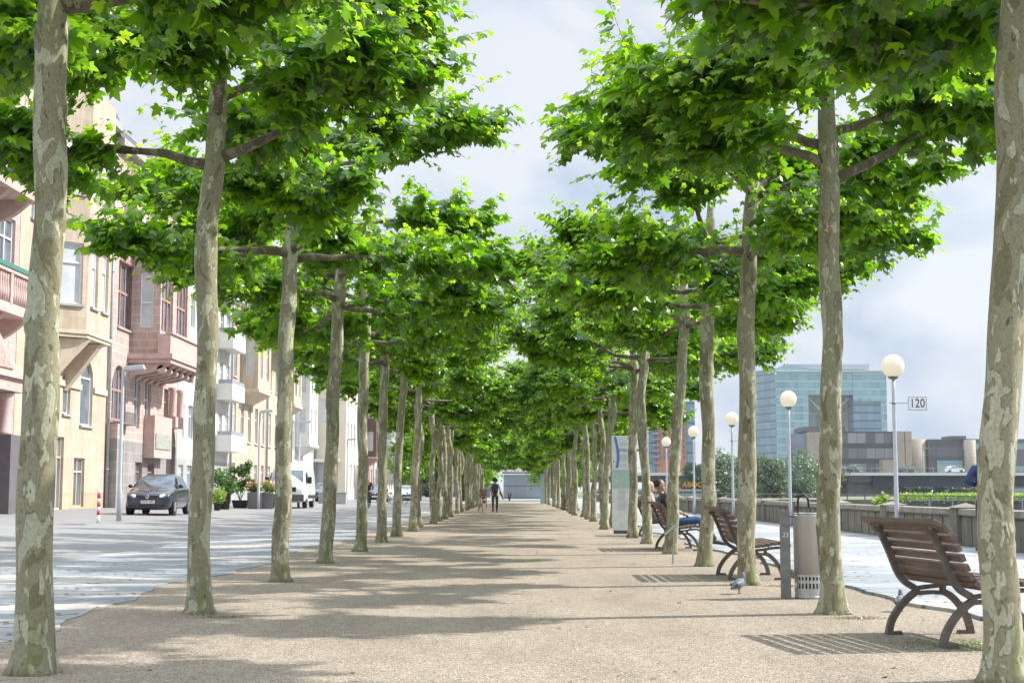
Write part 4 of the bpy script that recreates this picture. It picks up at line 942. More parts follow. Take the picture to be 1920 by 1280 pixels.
# ------------------------------------------------------------------ houses on the left
def panel(mb, o, u, n, W, Hh, ops, depth=.22, z0=0.0):
    """vertical wall panel with recessed openings. o: origin, u: unit along, n: outward normal; ops: (u0,u1,v0,v1,arch)"""
    o = Vector(o); u = Vector(u); n = Vector(n); up = Vector((0,0,1))
    P = lambda a, v, d=0: tuple(o+u*a+up*v-n*d)
    us = sorted(set([0, W]+[x for q in ops for x in q[:2]])); vs = sorted(set([z0, Hh]+[x for q in ops for x in q[2:4]]))
    for a, b_ in zip(us, us[1:]):
        for c, d in zip(vs, vs[1:]):
            cu, cv = (a+b_)/2, (c+d)/2
            if any(q[0] < cu < q[1] and q[2] < cv < q[3] for q in ops): continue
            mb.quad(P(a,c), P(b_,c), P(b_,d), P(a,d))
    for q in ops:
        u0, u1, v0, v1 = q[:4]; arch = q[4] if len(q) > 4 else 0
        mb.quad(P(u0,v0), P(u1,v0), P(u1,v0,depth), P(u0,v0,depth))
        if not arch:
            mb.quad(P(u0,v0), P(u0,v0,depth), P(u0,v1,depth), P(u0,v1)); mb.quad(P(u1,v0), P(u1,v1), P(u1,v1,depth), P(u1,v0,depth)); mb.quad(P(u0,v1), P(u0,v1,depth), P(u1,v1,depth), P(u1,v1))
        else:
            r_ = (u1-u0)/2; cu = (u0+u1)/2; vc = v1-r_; ns = 12
            A = [(cu-r_*math.cos(math.pi*k/ns), vc+r_*math.sin(math.pi*k/ns)) for k in range(ns+1)]
            for s, corner in ((0, (u0,v1)), (1, (u1,v1))):
                seg_ = A[:ns//2+1] if s == 0 else A[ns//2:]
                for (a, b_), (c, d) in zip(seg_, seg_[1:]): mb.quad(P(*corner), P(a,b_), P(c,d))
            mb.quad(P(u0,v0), P(u0,v0,depth), P(u0,vc,depth), P(u0,vc)); mb.quad(P(u1,v0), P(u1,vc), P(u1,vc,depth), P(u1,v0,depth))
            for (a, b_), (c, d) in zip(A, A[1:]): mb.quad(P(a,b_), P(a,b_,depth), P(c,d,depth), P(c,d))
def window(root, o, u, n, q, fm=None, gm_=None, mull=1, trans=.68, depth=.16, name='window', sill=None, fw=.07, pointed=False):
    fm = fm or FRAMEW; gm_ = gm_ or (CURTAIN if rng.random() < .55 else GLASS)
    o = Vector(o); u = Vector(u); n = Vector(n); up = Vector((0,0,1)); u0, u1, v0, v1 = q[:4]
    P = lambda a, v, d: o+u*a+up*v-n*d
    def bx(mb, a, b_, c, d, d0, d1):
        p = [P(a,c,d1),P(b_,c,d1),P(b_,d,d1),P(a,d,d1),P(a,c,d0),P(b_,c,d0),P(b_,d,d0),P(a,d,d0)]
        mb.add(p, [(0,1,2,3),(7,6,5,4),(0,4,5,1),(1,5,6,2),(2,6,7,3),(3,7,4,0)])
    mb = MB(); d0, d1 = depth-.05, depth+.02
    bx(mb,u0,u0+fw,v0,v1,d0,d1); bx(mb,u1-fw,u1,v0,v1,d0,d1); bx(mb,u0+fw,u1-fw,v0,v0+fw,d0,d1); bx(mb,u0+fw,u1-fw,v1-fw,v1,d0,d1)
    for k in range(mull):
        c = u0+(u1-u0)*(k+1)/(mull+1); bx(mb,c-fw*.5,c+fw*.5,v0+fw,v1-fw,d0-.004,d1)
    if trans: tv = v0+(v1-v0)*trans; bx(mb,u0+fw,u1-fw,tv-fw*.5,tv+fw*.5,d0-.012,d1)
    wl = root.location
    w_ = mb.build(name, fm, root, world=wl)
    mb = MB(); mb.quad(tuple(P(u0,v0,depth)),tuple(P(u1,v0,depth)),tuple(P(u1,v1,depth)),tuple(P(u0,v1,depth))); mb.build('pane', gm_, w_, world=wl)
    if sill:
        mb = MB(); bx(mb,u0-.08,u1+.08,v0-.10,v0-.002,-.10,.02); mb.build('sill', sill, w_, world=wl)
    return w_
XF = -18.5; U = (0,1,0); NX = (1,0,0)
def Yx(px, X=XF): return onX(px, 920, X).y
def op(px0, px1, py0, py1, X=XF, Y0=0, arch=0):
    a, b_ = Yx(px0, X), Yx(px1, X); c = (px0+px1)/2
    return (a-Y0, b_-Y0, onX(c, py1, X).z, onX(c, py0, X).z, arch)
def shell(mb, X, Y0, Y1, Ht, depth=12):
    mb.quad((X,Y0,.2),(X,Y0,Ht),(X-depth,Y0,Ht),(X-depth,Y0,.2)); mb.quad((X,Y1,.2),(X-depth,Y1,.2),(X-depth,Y1,Ht),(X,Y1,Ht))
    mb.quad((X-depth,Y0,.2),(X-depth,Y0,Ht),(X-depth,Y1,Ht),(X-depth,Y1,.2)); mb.quad((X,Y0,Ht),(X,Y1,Ht),(X-depth,Y1,Ht),(X-depth,Y0,Ht))
def roof(root, X, Y0, Y1, Ht, depth=12, m=None):
    mb = MB(); mb.prism([(X+.3,Y0,Ht+.35),(X+.1,Y0,Ht+.9),(X-depth*.35,Y0,Ht+4),(X-depth,Y0,Ht+.35)], (0,Y1-Y0,0)); mb.build('roof', m or ROOF, root, world=root.location)
    mb = MB(); mb.box(X-.1,X+.45,Y0+.003,Y1-.003,Ht,Ht+.34); mb.build('cornice', CONCG, root, world=root.location)
def pipe(root, X, Y, z1):
    mb = MB(); mb.tube([(X,Y,.3),(X,Y,z1)], .07, 8)
    for z in (2,5,8,11,14): mb.lathe([(.085,z),(.085,z+.06)], (X,Y,0), 10)
    mb.build('drainpipe', ZINC, root, world=root.location)
def balustrade(mb, X0, X1, Y0, Y1, z0, z1, step=.28, solid=False):
    """around the front (x=X1) and both ends"""
    mb.box(X1-.16,X1,Y0,Y1,z0,z0+.14); mb.box(X1-.2,X1+.04,Y0-.04,Y1+.04,z1-.13,z1); mb.box(X0,X1-.2,Y0,Y0+.16,z0,z0+.14); mb.box(X0,X1-.2,Y0-.04,Y0+.18,z1-.13,z1)
    for y in [Y0+.02, (Y0+Y1)/2-.12, Y1-.26]: mb.box(X1-.17,X1+.02,y,y+.24,z0+.14,z1-.13)
    y = Y0+.4
    while y < Y1-.35:
        mb.lathe([(.05,z0+.14),(.085,z0+.14+(z1-z0-.27)*.35),(.045,z0+.14+(z1-z0-.27)*.7),(.06,z1-.13)], (X1-.08,y,0), 8); y += step
    x = X0+.3
    while x < X1-.3: mb.lathe([(.05,z0+.14),(.085,z0+.14+(z1-z0-.27)*.35),(.045,z0+.14+(z1-z0-.27)*.7),(.06,z1-.13)], (x,Y0+.08,0), 8); x += step
def corbel(mb, X0, X1, y, w_, ztop, hh):
    pr = [(X0,y,ztop),(X1,y,ztop)]+[(X1-(X1-X0)*(.05+.8*k/6)-.0, y, ztop-.12-hh*.55*math.sin(k/6*math.pi/2)) for k in range(7)]+[(X0,y,ztop-hh)]
    mb.prism(pr, (0,w_,0))

# --- A red house (frame's left edge)
Y0, Y1 = 33.0, 52.45
root = thing('townhouse', 'red sandstone house with green capped balcony and pedimented portal, leftmost', 'house', (XF, Y0, .3)); WL = root.location
ops = []
for f, (a, b_) in enumerate(((1.2,4.0),(5.2,7.6),(9.0,11.4),(13.2,15.8))):
    for y in (1.2, 4.8, 8.4, 12.0, 15.4): ops.append((y, y+1.5, a, b_))
ops = [q for q in ops if not (q[2] < 5 and q[0] > 11)]
ops += [(17.3, 18.95, 8.7, 11.0), (17.3, 18.95, 12.6, 15.2), (17.9,18.9,1.2,3.4)]
mb = MB(); panel(mb, (XF,Y0,0), U, NX, Y1-Y0, 18, ops, z0=.2); shell(mb, XF, Y0, Y1, 18); mb.build('wall', RED, root, world=WL)
for q in ops: window(root, (XF,Y0,0), U, NX, q, mull=1)
roof(root, XF, Y0, Y1, 18)
for k, (z0, z1) in enumerate(((7.15,8.55),(11.4,12.7),(15.7,17.0))):
    mb = MB(); mb.box(XF+.002,-17.05,45.5,50.3,z0-.12,z0+.1); balustrade(mb, XF, -17.1, 45.5, 50.25, z0+.1, z1, .22)
    for y in (45.8, 47.4, 49.5): corbel(mb, XF+.003, -17.2, y, .3, z0-.123, 1.1)
    b2 = mb.build('balcony', REDP, root, world=WL)
    if k == 0: mb = MB(); mb.box(-17.34,-17.02,45.4,50.35,z1+.003,z1+.16); mb.build('rail_cap', GREENP, b2, world=(WL[0],WL[1],WL[2]))
mb = MB(); mb.box(XF+.003,-17.0,43.4,49.35,4.42,4.85); mb.box(XF+.003,-16.85,43.2,49.55,4.853,5.0)
mb.prism([(XF+.003,43.2,5.003),(XF+.003,49.55,5.003),(XF+.003,46.4,6.75)], (1.3,0,0)); mb.build('portal_pediment', REDP, root, world=WL)
mb = MB(); mb.prism([(-17.19,44.2,5.2),(-17.19,48.55,5.2),(-17.19,46.4,6.35)], (.06,0,0)); mb.build('relief', mat('carved relief stone', (.48,.40,.36), .9, scale=5, col2=(.30,.22,.20), bump=1), root, world=WL)
for y in (44.2, 48.5):
    mb = MB(); mb.lathe([(.27,2.95),(.27,3.05),(.21,3.12),(.19,4.2),(.26,4.3),(.28,4.417)], (-17.4,y,0), 18); mb.build('column', REDP, root, world=WL)
    mb = MB(); mb.box(-17.85,-17.0,y-.45,y+.45,.3,2.947); mb.build('column_base', GREYD, root, world=WL)
mb = MB(); mb.box(XF+.002,XF+.06,45.6,47.6,.3,3.6); mb.build('door', WOODD, root, world=WL)

# --- B tan house with canted bay
Y0, Y1 = 52.5, 64.4
root = thing('townhouse', 'tan sandstone house with a canted bay window behind the nearest left trunk', 'house', (XF, Y0, .3)); WL = root.location
ops = [op(145,168,672,797,XF,Y0,1), op(137,157,858,950,XF,Y0), op(101,117,818,955,XF,Y0), op(112,126,700,775,XF,Y0), op(30,42,852,948,XF,Y0), op(42,53,470,590,XF,Y0), op(40,52,300,400,XF,Y0)]
BS, BE, BX = 55.0, 60.6, -17.0
for z in (8.35, 12.8): pass
mb = MB(); panel(mb, (XF,Y0,0), U, NX, Y1-Y0, 17.5, ops, z0=.2); shell(mb, XF, Y0, Y1, 17.5); 
# string course
mb.build('wall', TAN, root, world=WL)
for k, q in enumerate(ops): window(root, (XF,Y0,0), U, NX, q, fm=(TANP if q[2] < 2 else FRAMEW), mull=0 if k in (0,3,5,6) else 1, trans=.72, gm_=GLASS, sill=CONCG if q[2] > 2 else None, name='window' if k != 2 else 'door')
mb = MB(); zc = onX(155,727,XF).z; mb.box(XF+.002,XF+.10,Y0+.01,Y1-.3,zc-.12,zc+.12) if False else None
for a, b_ in ((Y0+.02, Y0+ops[0][0]-.05), (Y0+ops[0][1]+.05, Y1-.2)): mb.box(XF+.002,XF+.09,a,b_,zc-.12,zc+.12)
mb.build('string_course', TANP, root, world=WL)
zb = 7.36; bt = 17.2
cs = [(XF,BS-0.35),(BX,56.1),(BX,59.3),(XF,60.9)]
bay = MB(); pieces = []
for (a, b_) in zip(cs, cs[1:]):
    A = Vector((a[0],a[1],0)); B = Vector((b_[0],b_[1],0)); W = (B-A).length; u = (B-A)/W; n_ = Vector((u.y,-u.x,0)); 
    if W > 2.8: wops = [(.45,1.35,8.4,10.85),(.45,1.35,12.85,15.3),(1.9,2.8,8.4,10.85),(1.9,2.8,12.85,15.3)]
    else: c = W*.64; wops = [(c-.52,c+.52,8.4,10.85),(c-.52,c+.52,12.85,15.3)]
    panel(bay, A, u, n_, W, bt, wops, z0=zb); pieces.append((A, u, n_, wops))
bay.add([(c[0],c[1],zb) for c in cs], [(0,1,2,3)]); bay.add([(c[0],c[1],bt) for c in cs], [(0,1,2,3)])
bo = bay.build('bay_window', TAN, root, world=WL)
for A, u, n_, wops in pieces:
    for q in wops: window(root, A, u, n_, q, mull=0, trans=.68, gm_=CURTAIN, sill=CONCG)
mb = MB()
for dz, e in ((0,.10),(-.14,.04)): 
    c2 = [(XF+.01,BS-.35-e),(BX+e,56.1-e*.4),(BX+e,59.3+e*.4),(XF+.01,60.9+e)]; mb.prism([(c[0],c[1],zb+dz-.13) for c in c2], (0,0,.125))
# wedge corbels
mb.prism([(XF+.01,55.2,zb-.30),(-17.1,56.2,zb-.30),(XF+.01,55.2,zb-2.2)], (.18,.35,0)); mb.prism([(XF+.01,58.2,zb-.30),(-17.05,58.2,zb-.30),(XF+.01,58.2,zb-2.2)], (0,.5,0)); mb.prism([(XF+.01,55.9,zb-.30),(-17.05,56.1,zb-.30),(XF+.01,55.9,zb-2.2)], (0,.5,0))
mb.build('bay_corbel', TANP, root, world=WL)
mb = MB(); mb.box(XF+.002,XF+.12,Y0+.02,Y1-.25,.3,.95) if False else None
roof(root, XF, Y0, Y1, 17.5); pipe(root, XF+.12, Y1-.05, 17)

# --- C pink house
Y0, Y1 = 64.5, 77.9
root = thing('townhouse', 'pink sandstone block house with corbelled stone balcony behind the dark car', 'house', (XF, Y0, .3)); WL = root.location
tri1 = op(211,239,487,613,XF,Y0); tri2 = op(218,242,322,402,XF,Y0); arch = op(204,231,682,788,XF,Y0,1); door = op(212,229,828,957,XF,Y0)
ops = [tri1, tri2, arch, door, op(247,258,700,802,XF,Y0), op(266,278,704,802,XF,Y0), op(252,265,866,906,XF,Y0), op(275,288,868,906,XF,Y0), op(310,327,800,935,XF,Y0,1), op(303,312,728,782,XF,Y0), op(318,326,728,782,XF,Y0)]
ops = [(max(.15,q[0]),q[1],max(.35,q[2]),q[3])+tuple(q[4:]) for q in ops]
mb = MB(); panel(mb, (XF,Y0,0), U, NX, Y1-Y0, 17, ops, z0=.2, depth=.3); shell(mb, XF, Y0, Y1, 17); mb.build('wall', PINK, root, world=WL)
for k, q in enumerate(ops):
    if k == 3:
        mb = MB(); mb.box(XF-.2,XF-.14,Y0+q[0],Y0+q[1],q[2],q[3]); d_ = mb.build('door', WOODD, root, world=WL)
        mb = MB(); n_ = 3
        for i in range(2): 
            for z in (q[2]+.2, q[2]+1.35): mb.box(XF-.14,XF-.11,Y0+q[0]+.1+i*(q[1]-q[0])/2,Y0+q[0]-.1+(i+1)*(q[1]-q[0])/2,z,z+1.0)
        mb.build('door_panel', plain('red brown panel', (.28,.12,.075), .6), d_, world=WL); continue
    if k == 8:
        mb = MB(); mb.box(XF-.29,XF-.22,Y0+q[0],Y0+q[1],q[2],q[3]-.02); mb.build('gate', plain('dark gate', (.05,.035,.035), .7), root, world=WL); continue
    window(root, (XF,Y0,0), U, NX, q, fm=FRAMER if k < 3 else (FRAMEW if k in (4,5) else FRAMER), mull=2 if k < 3 else 1, trans=.55, fw=.12 if k < 3 else .07, gm_=GLASS, depth=.2, sill=CONCG if k < 2 else None)
# pointed tops over the triple windows
mb = MB()
for q in (tri1, tri2):
    for i in range(3):
        a = Y0+q[0]+(q[1]-q[0])*i/3; b_ = Y0+q[0]+(q[1]-q[0])*(i+1)/3; mb.prism([(XF-.02,a+.03,q[3]-.02),(XF-.02,b_-.03,q[3]-.02),(XF-.02,(a+b_)/2,q[3]+.5)], (.09,0,0))
mb.build('pointed_head', FRAMER, root, world=WL)
mb = MB(); q = arch; z = q[2]-.05
mb.box(XF+.01,XF+.5,Y0+q[0]-.1,Y0+q[1]+.2,z-.12,z-.04); mb.box(XF+.44,XF+.48,Y0+q[0]-.1,Y0+q[1]+.2,z+.42,z+.46)
y = Y0+q[0]-.1
while y < Y0+q[1]+.2: mb.box(XF+.45,XF+.47,y,y+.02,z-.04,z+.42); y += .14
mb.build('window_railing', STEELD, root, world=WL)
by0, by1, bxx = 68.1, 74.2, -17.1; bz0, bz1 = 7.6, 12.7
bay = MB(); fops = [(.25,2.5,8.75,11.7),(3.3,5.6,8.75,11.7)]; sops = [(.40,1.05,8.9,11.6)]
panel(bay, (bxx,by0,0), U, NX, by1-by0, bz1, fops, z0=bz0); panel(bay, (XF,by0,0), (1,0,0), (0,-1,0), bxx-XF, bz1, sops, z0=bz0)
bay.quad((XF,by1,bz0),(bxx,by1,bz0),(bxx,by1,bz1),(XF,by1,bz1)); bay.quad((XF,by0,bz1),(bxx,by0,bz1),(bxx,by1,bz1),(XF,by1,bz1)); bay.quad((XF,by0,bz0),(bxx,by0,bz0),(bxx,by1,bz0),(XF,by1,bz0))
bay.build('bay_window', PINK, root, world=WL)
for q in fops: window(root, (bxx,by0,0), U, NX, q, fm=FRAMER, mull=2, trans=.55, fw=.12, gm_=GLASS)
for q in sops: window(root, (XF,by0,0), (1,0,0), (0,-1,0), q, mull=0, trans=.45, gm_=CURTAIN)
mb = MB(); mb.box(XF+.003,bxx+.25,by0-.25,by1+.2,bz1+.003,bz1+.25); mb.build('bay_cornice', REDP, root, world=WL)
mb = MB(); mb.box(XF+.004,-16.35,67.6,74.9,7.35,7.597); mb.box(XF+.004,-16.45,67.7,74.8,7.15,7.347); mb.box(-16.7,-16.5,67.8,74.7,7.6,8.55); mb.box(bxx+.003,-16.703,67.8,68.0,7.6,8.55); mb.box(-16.75,-16.4,67.75,74.75,8.553,8.66)
for i in range(6):
    y = 67.9+i*1.18; corbel(mb, XF+.004, -16.6, y, .38, 7.147, .75); mb.lathe([(.20,0),(.20,.38)], (-16.95,y,6.86), 12, 'Y'); 
mb.build('balcony', REDP, root, world=WL)
mb = MB(); balustrade(mb, bxx, -16.5, 71.2, 74.6, 12.98, 13.9, .3); mb.box(bxx,-16.45,71.1,74.65,12.8,12.97); corbel(mb, bxx+.003, -16.6, 71.4, .35, 12.797, .8); corbel(mb, bxx+.003, -16.6, 74.0, .35, 12.797, .8); mb.build('balcony', REDP, root, world=WL)
for y in (Yx(307), Yx(322)):
    mb = MB(); mb.lathe([(.24,4.95),(.2,5.05),(.18,6.3),(.26,6.5)], (XF+.35,y,0), 14); mb.box(XF+.004,XF+.6,y-.28,y+.28,4.4,4.947); mb.build('column', REDP, root, world=WL)
q = op(268,298,814,842,XF,Y0); mb = MB(); mb.box(XF+.003,XF+.55,Y0+q[0]-.2,Y0+q[1]+.2,q[2]-.45,q[3]+.9); mb.build('oriel_base', REDP, root, world=WL)
mb = MB(); mb.box(XF+.553,XF+.60,Y0+q[0],Y0+q[1],q[2],q[3]); mb.build('relief', mat('carved relief pale', (.42,.44,.38), .9, scale=6, col2=(.24,.26,.22), bump=1), root, world=WL)
mb = MB(); mb.box(XF+.002,XF+.5,Y0+.0,Y0+.75,.3,4.1); mb.build('buttress', PINK, root, world=WL)
roof(root, XF, Y0, Y1, 17)

def gen_house(label, Y0, Y1, X, Ht, wm, floors, wins, depth=12, fm=None, dress=None, plinth=None, roofm=None, extras=None, trans=.68, nm='townhouse', pipe_=True):
    root = thing(nm, label, 'house', (X, Y0, .25)); WL = root.location; W = Y1-Y0
    n = wins[0]; ww = wins[1]; pitch = W/n; ops = []
    for fi, (a, b_) in enumerate(floors):
        for k in range(n): c = pitch*(k+.5); ops.append((c-ww/2, c+ww/2, a, b_))
    if extras: ops = [q for q in ops if not any(e[0] < (q[0]+q[1])/2 < e[1] and e[2] < (q[2]+q[3])/2 < e[3] for e in extras)]
    mb = MB(); panel(mb, (X,Y0,0), U, NX, W, Ht, ops, z0=.2); shell(mb, X, Y0, Y1, Ht, depth); mb.build('wall', wm, root, world=WL)
    for q in ops: window(root, (X,Y0,0), U, NX, q, fm=fm, mull=wins[2], trans=trans, sill=dress)
    if plinth: mb = MB(); mb.box(X+.003,X+.09,Y0+.01,Y1-.01,.2,plinth); mb.build('plinth', CONCG, root, world=WL)
    roof(root, X, Y0, Y1, Ht, depth, roofm)
    if pipe_: pipe(root, X+.12, Y1-.1, Ht)
    return root
def boxbay(root, X, XB, y0, y1, z0, z1, wm, dress, wins, corb=.9, cols=2):
    WL = root.location; bay = MB(); W = y1-y0; ops = []
    for a, b_ in wins:
        for k in range(cols): c = W*(k+.5)/cols; ops.append((c-.5, c+.5, a, b_))
    sops = [(.35,XB-X-.3,a,b_) for a, b_ in wins]
    panel(bay, (XB,y0,0), U, NX, W, z1, ops, z0=z0); panel(bay, (X,y0,0), (1,0,0), (0,-1,0), XB-X, z1, sops, z0=z0)
    bay.quad((X,y1,z0),(XB,y1,z0),(XB,y1,z1),(X,y1,z1)); bay.quad((X,y0,z1),(XB,y0,z1),(XB,y1,z1),(X,y1,z1)); bay.quad((X,y0,z0),(XB,y0,z0),(XB,y1,z0),(X,y1,z0))
    bay.build('bay_window', wm, root, world=WL)
    for q in ops: window(root, (XB,y0,0), U, NX, q, mull=0)
    for q in sops: window(root, (X,y0,0), (1,0,0), (0,-1,0), q, mull=0, fw=.05)
    mb = MB(); mb.box(X+.003,XB+.12,y0-.12,y1+.12,z1+.003,z1+.2); mb.build('bay_cornice', dress, root, world=WL)
    mb = MB(); mb.box(X+.003,XB+.1,y0-.1,y1+.1,z0-.2,z0-.003); mb.add([(X+.003,y0,z0-.203),(XB,y0,z0-.203),(XB,y1,z0-.203),(X+.003,y1,z0-.203),(X+.003,y0+W*.25,z0-corb),(X+.25,y0+W*.25,z0-corb),(X+.25,y1-W*.25,z0-corb),(X+.003,y1-W*.25,z0-corb)], [(0,3,2,1),(4,5,6,7),(0,1,5,4),(1,2,6,5),(2,3,7,6),(3,0,4,7)])
    mb.build('bay_corbel', dress, root, world=WL)
def glass_balcony(root, X, XB, y0, y1, z, m, rail='solid'):
    WL = root.location; mb = MB(); mb.box(X+.003,XB,y0,y1,z,z+.18)
    if rail == 'solid': mb.box(XB-.1,XB,y0,y1,z+.18,z+1.0); mb.box(X+.003,XB-.1,y0,y0+.1,z+.18,z+1.0)
    b_ = mb.build('balcony', m, root, world=WL)
    mb = MB(); mb.box(XB-.06,XB-.02,y0+.02,y1-.02,z+(1.0 if rail == 'solid' else .18),z+1.25); mb.box(X+.1,XB-.1,y0+.02,y0+.05,z+(1.0 if rail == 'solid' else .18),z+1.25); mb.build('balcony_rail', ZINC, b_, world=WL)
FL3 = [(1.2,2.5),(4.0,5.9),(7.2,9.1),(10.4,12.3),(13.6,15.4)]
hD = gen_house('white modern block with recessed balconies between pink and tan houses', 78.0, 92.4, XF, 16.5, WHITE, FL3, (7,1.2,1))
for z in (3.5,6.7,9.9,13.1): glass_balcony(hD, XF, -17.5, 88.0, 92.0, z, WHITE2)
FL4 = [(1.3,2.9),(4.4,6.9),(8.6,11.1),(12.6,15.0)]
hE = gen_house('tan house with a two storey box bay behind the potted shrubs', 92.5, 105.9, XF, 17, TAN, FL4, (5,1.15,1), dress=TANP, plinth=1.1)
boxbay(hE, XF, -17.3, 95.6, 100.6, 7.9, 16.5, TAN, TANP, [(8.7,11.2),(12.7,15.2)])
hF = gen_house('ochre house with stone balcony behind the second left lamp', 106.0, 117.5, XF, 17.5, CREAM, FL4, (4,1.2,1), dress=TANP, plinth=1.1)
mb = MB(); mb.box(XF+.003,-17.0,107,112,11.5,11.7); balustrade(mb, XF, -17.0, 107, 112, 11.7, 12.8, .4); mb.build('balcony', TANP, hF, world=hF.location)
boxbay(hF, XF, -17.5, 112.6, 116.6, 7.9, 11.4, CREAM, TANP, [(8.6,10.9)])
hG = gen_house('bright white plastered house left of the white van roof', 117.6, 131.5, XF, 17, WHITE2, FL4, (5,1.3,1), plinth=1.0)
boxbay(hG, XF, -17.3, 120, 125, 5.0, 15, WHITE2, WHITE2, [(5.9,8.0),(9.3,11.4)])
# I: house standing forward, its side wall faces the camera
XI = -15.6; Y0, Y1 = 131.6, 143
root = thing('townhouse', 'cream house standing forward with plain side wall and garage opening', 'house', (XI, Y0, .25)); WL = root.location
hI = root
sw = -XF+XI+3.0
sops = [(1.2,2.6,7.2,9.6),(1.0,2.4,11.6,13.8),(3.6,4.9,7.2,9.6),(.5,5.2,.3,3.7)]
fo = [(1.0+k*2.8,2.3+k*2.8,a,b_) for k in range(4) for a, b_ in ((1.3,3.6),(5.2,7.4),(8.8,11),(12.2,14.2))]
mb = MB(); panel(mb, (XI-sw,Y0,0), (1,0,0), (0,-1,0), sw, 16.5, sops, z0=.2, depth=.4); panel(mb, (XI,Y0,0), U, NX, Y1-Y0, 16.5, fo, z0=.2)
mb.quad((XI,Y1,.2),(XI-sw,Y1,.2),(XI-sw,Y1,16.5),(XI,Y1,16.5)); mb.quad((XI,Y0,16.5),(XI,Y1,16.5),(XI-sw,Y1,16.5),(XI-sw,Y0,16.5)); mb.build('wall', mat('cream render', (.66,.60,.49), .85, scale=1, var=.06), root, world=WL)
for q in sops[:3]: window(root, (XI-sw,Y0,0), (1,0,0), (0,-1,0), q, mull=0, gm_=CURTAIN, trans=.5)
for q in fo: window(root, (XI,Y0,0), U, NX, q)
mb = MB(); mb.box(XI-sw+.5,XI-sw+5.2,Y0+.36,Y0+.42,.3,3.7); mb.build('garage_door', plain('light grey garage door', (.45,.46,.47)), root, world=WL)
mb = MB(); mb.box(XI-sw+.3,XI-sw+5.4,Y0-.5,Y0-.003,3.72,4.0); mb.build('canopy_slab', WHITE2, root, world=WL)
roof(root, XI, Y0, Y1, 16.5, sw)
PINK2 = stone('far pink stone', (.52,.36,.30), (.47,.32,.27), (.60,.50,.45), .9, .4, .01)
hJ = gen_house('pink house with roof balustrade behind the concrete trough', 143.1, 157, XI, 13.2, PINK2, [(1.0,3.4),(4.8,7.2),(8.6,11.2)], (5,1.2,1), dress=WHITE2)
mb = MB(); balustrade(mb, XI-.5, XI+.5, 143.3, 156.8, 13.55, 14.7, .5); mb.build('roof_balustrade', CONCG, hJ, world=hJ.location)
boxbay(hJ, XI, -14.4, 148, 153, 4.6, 11.9, plain('dark timber bay', (.12,.075,.06)), REDP, [(5.2,7.2),(8.6,10.9)])
hK = gen_house('white modern block with stacked balconies, farthest along the street', 157.1, 186, XI, 15.5, WHITE2, FL3, (9,1.6,1), pipe_=False)
for z in (3.4,6.6,9.8,13.0): glass_balcony(hK, XI, -13.8, 160, 170, z, WHITE2, 'glass'); glass_balcony(hK, XI, -13.8, 173, 184, z, WHITE2, 'glass')
# far end buildings behind the trees
root = thing('low_building', 'low grey pavilion with white roof edge behind the far left trunks', 'building', (-12, 232, 0)); WL = root.location
ops = [(1.0+k*2.4,2.9+k*2.4,1.0,3.3) for k in range(6)]
mb = MB(); panel(mb, (-20,232,0), (1,0,0), (0,-1,0), 16, 4.6, ops, z0=-.1); mb.box(-20,-4,232.5,244,0,4.55); mb.build('wall', plain('blue grey cladding', (.14,.17,.21)), root, world=WL)
for q in ops: window(root, (-20,232,0), (1,0,0), (0,-1,0), q, mull=0, gm_=GLASS)
mb = MB(); mb.box(-20.6,-3.4,231.3,244.5,4.62,5.2); mb.build('roof', WHITE2, root, world=WL)
root = thing('low_building', 'pale grey wall block closing the far end of the gravel path', 'building', (1.6, 205, 0))
mb = MB(); mb.box(-3.2,2.1,0,8,0,3.4); mb.build('wall', gridmat('pale grey panel', (.22,.25,.29), (.12,.14,.16), 1.3, 1.7, .06, (.28,.31,.35), .5), root)
mb = MB(); mb.box(2.103,4.2,.4,8,0,3.6); mb.build('glass_front', plain('dark petrol glass', (.05,.09,.12), .2), root)
mb = MB(); mb.box(-3.4,4.4,-.3,8.3,3.62,3.9); mb.build('roof', CONCG, root)
root = thing('motor_scooter', 'small dark scooter parked at the far end of the path', 'scooter', (-.55, 150, 0))
mb = MB(); mb.tube([(0,-.6,.25),(0,-.3,.35),(0,.1,.35),(0,.4,.75),(0,.75,.70)], [.12,.14,.16,.2,.12], 10); mb.build('body', DARK, root)
for y in (-.62, .62): mb = MB(); mb.lathe([(.14,-.05),(.25,-.05),(.25,.05),(.14,.05)], (0,y,.25), 16, 'X'); mb.build('wheel', RUBBER, root)
mb = MB(); mb.tube([(0,-.6,.3),(0,-.45,1.0)], .04, 8); mb.tube([(-.32,-.42,1.02),(.32,-.42,1.02)], .02, 6); mb.build('handlebar', STEELD, root)

# ------------------------------------------------------------------ across the river
def far_box(root, name, x0, x1, y0, y1, z0, z1, m): mb = MB(); mb.box(x0,x1,y0,y1,z0,z1); return mb.build(name, m, root, world=root.location)
TEAL = gridmat('teal curtain wall', (.14,.30,.36), (.38,.50,.56), 2.2, 3.9, .10, (.25,.42,.48))
BLUEG = gridmat('blue curtain wall', (.11,.21,.30), (.05,.10,.16), 3.2, 3.9, .12, (.18,.30,.39))
DD = 700; SX = lambda px, D=DD: (px-965)*D/F; SZ = lambda py, D=DD: onY(960, py, D).z
root = thing('office_tower', 'tall teal glass office tower with open central atrium beyond the bridge', 'skyscraper', (SX(1540), DD, 0)); WL = root.location
far_box(root, 'left_wing', SX(1455), SX(1516), DD, DD+40, 0, SZ(690), TEAL)
mb = MB(); mb.prism([(SX(1413),DD+30,0),(SX(1455)-.01,DD,0),(SX(1455)-.01,DD+40,0),(SX(1413),DD+40,0)], (0,0,SZ(690))); mb.build('angled_side', BLUEG, root, world=WL)
far_box(root, 'right_wing', SX(1600), SX(1652), DD, DD+40, 0, SZ(697), BLUEG)
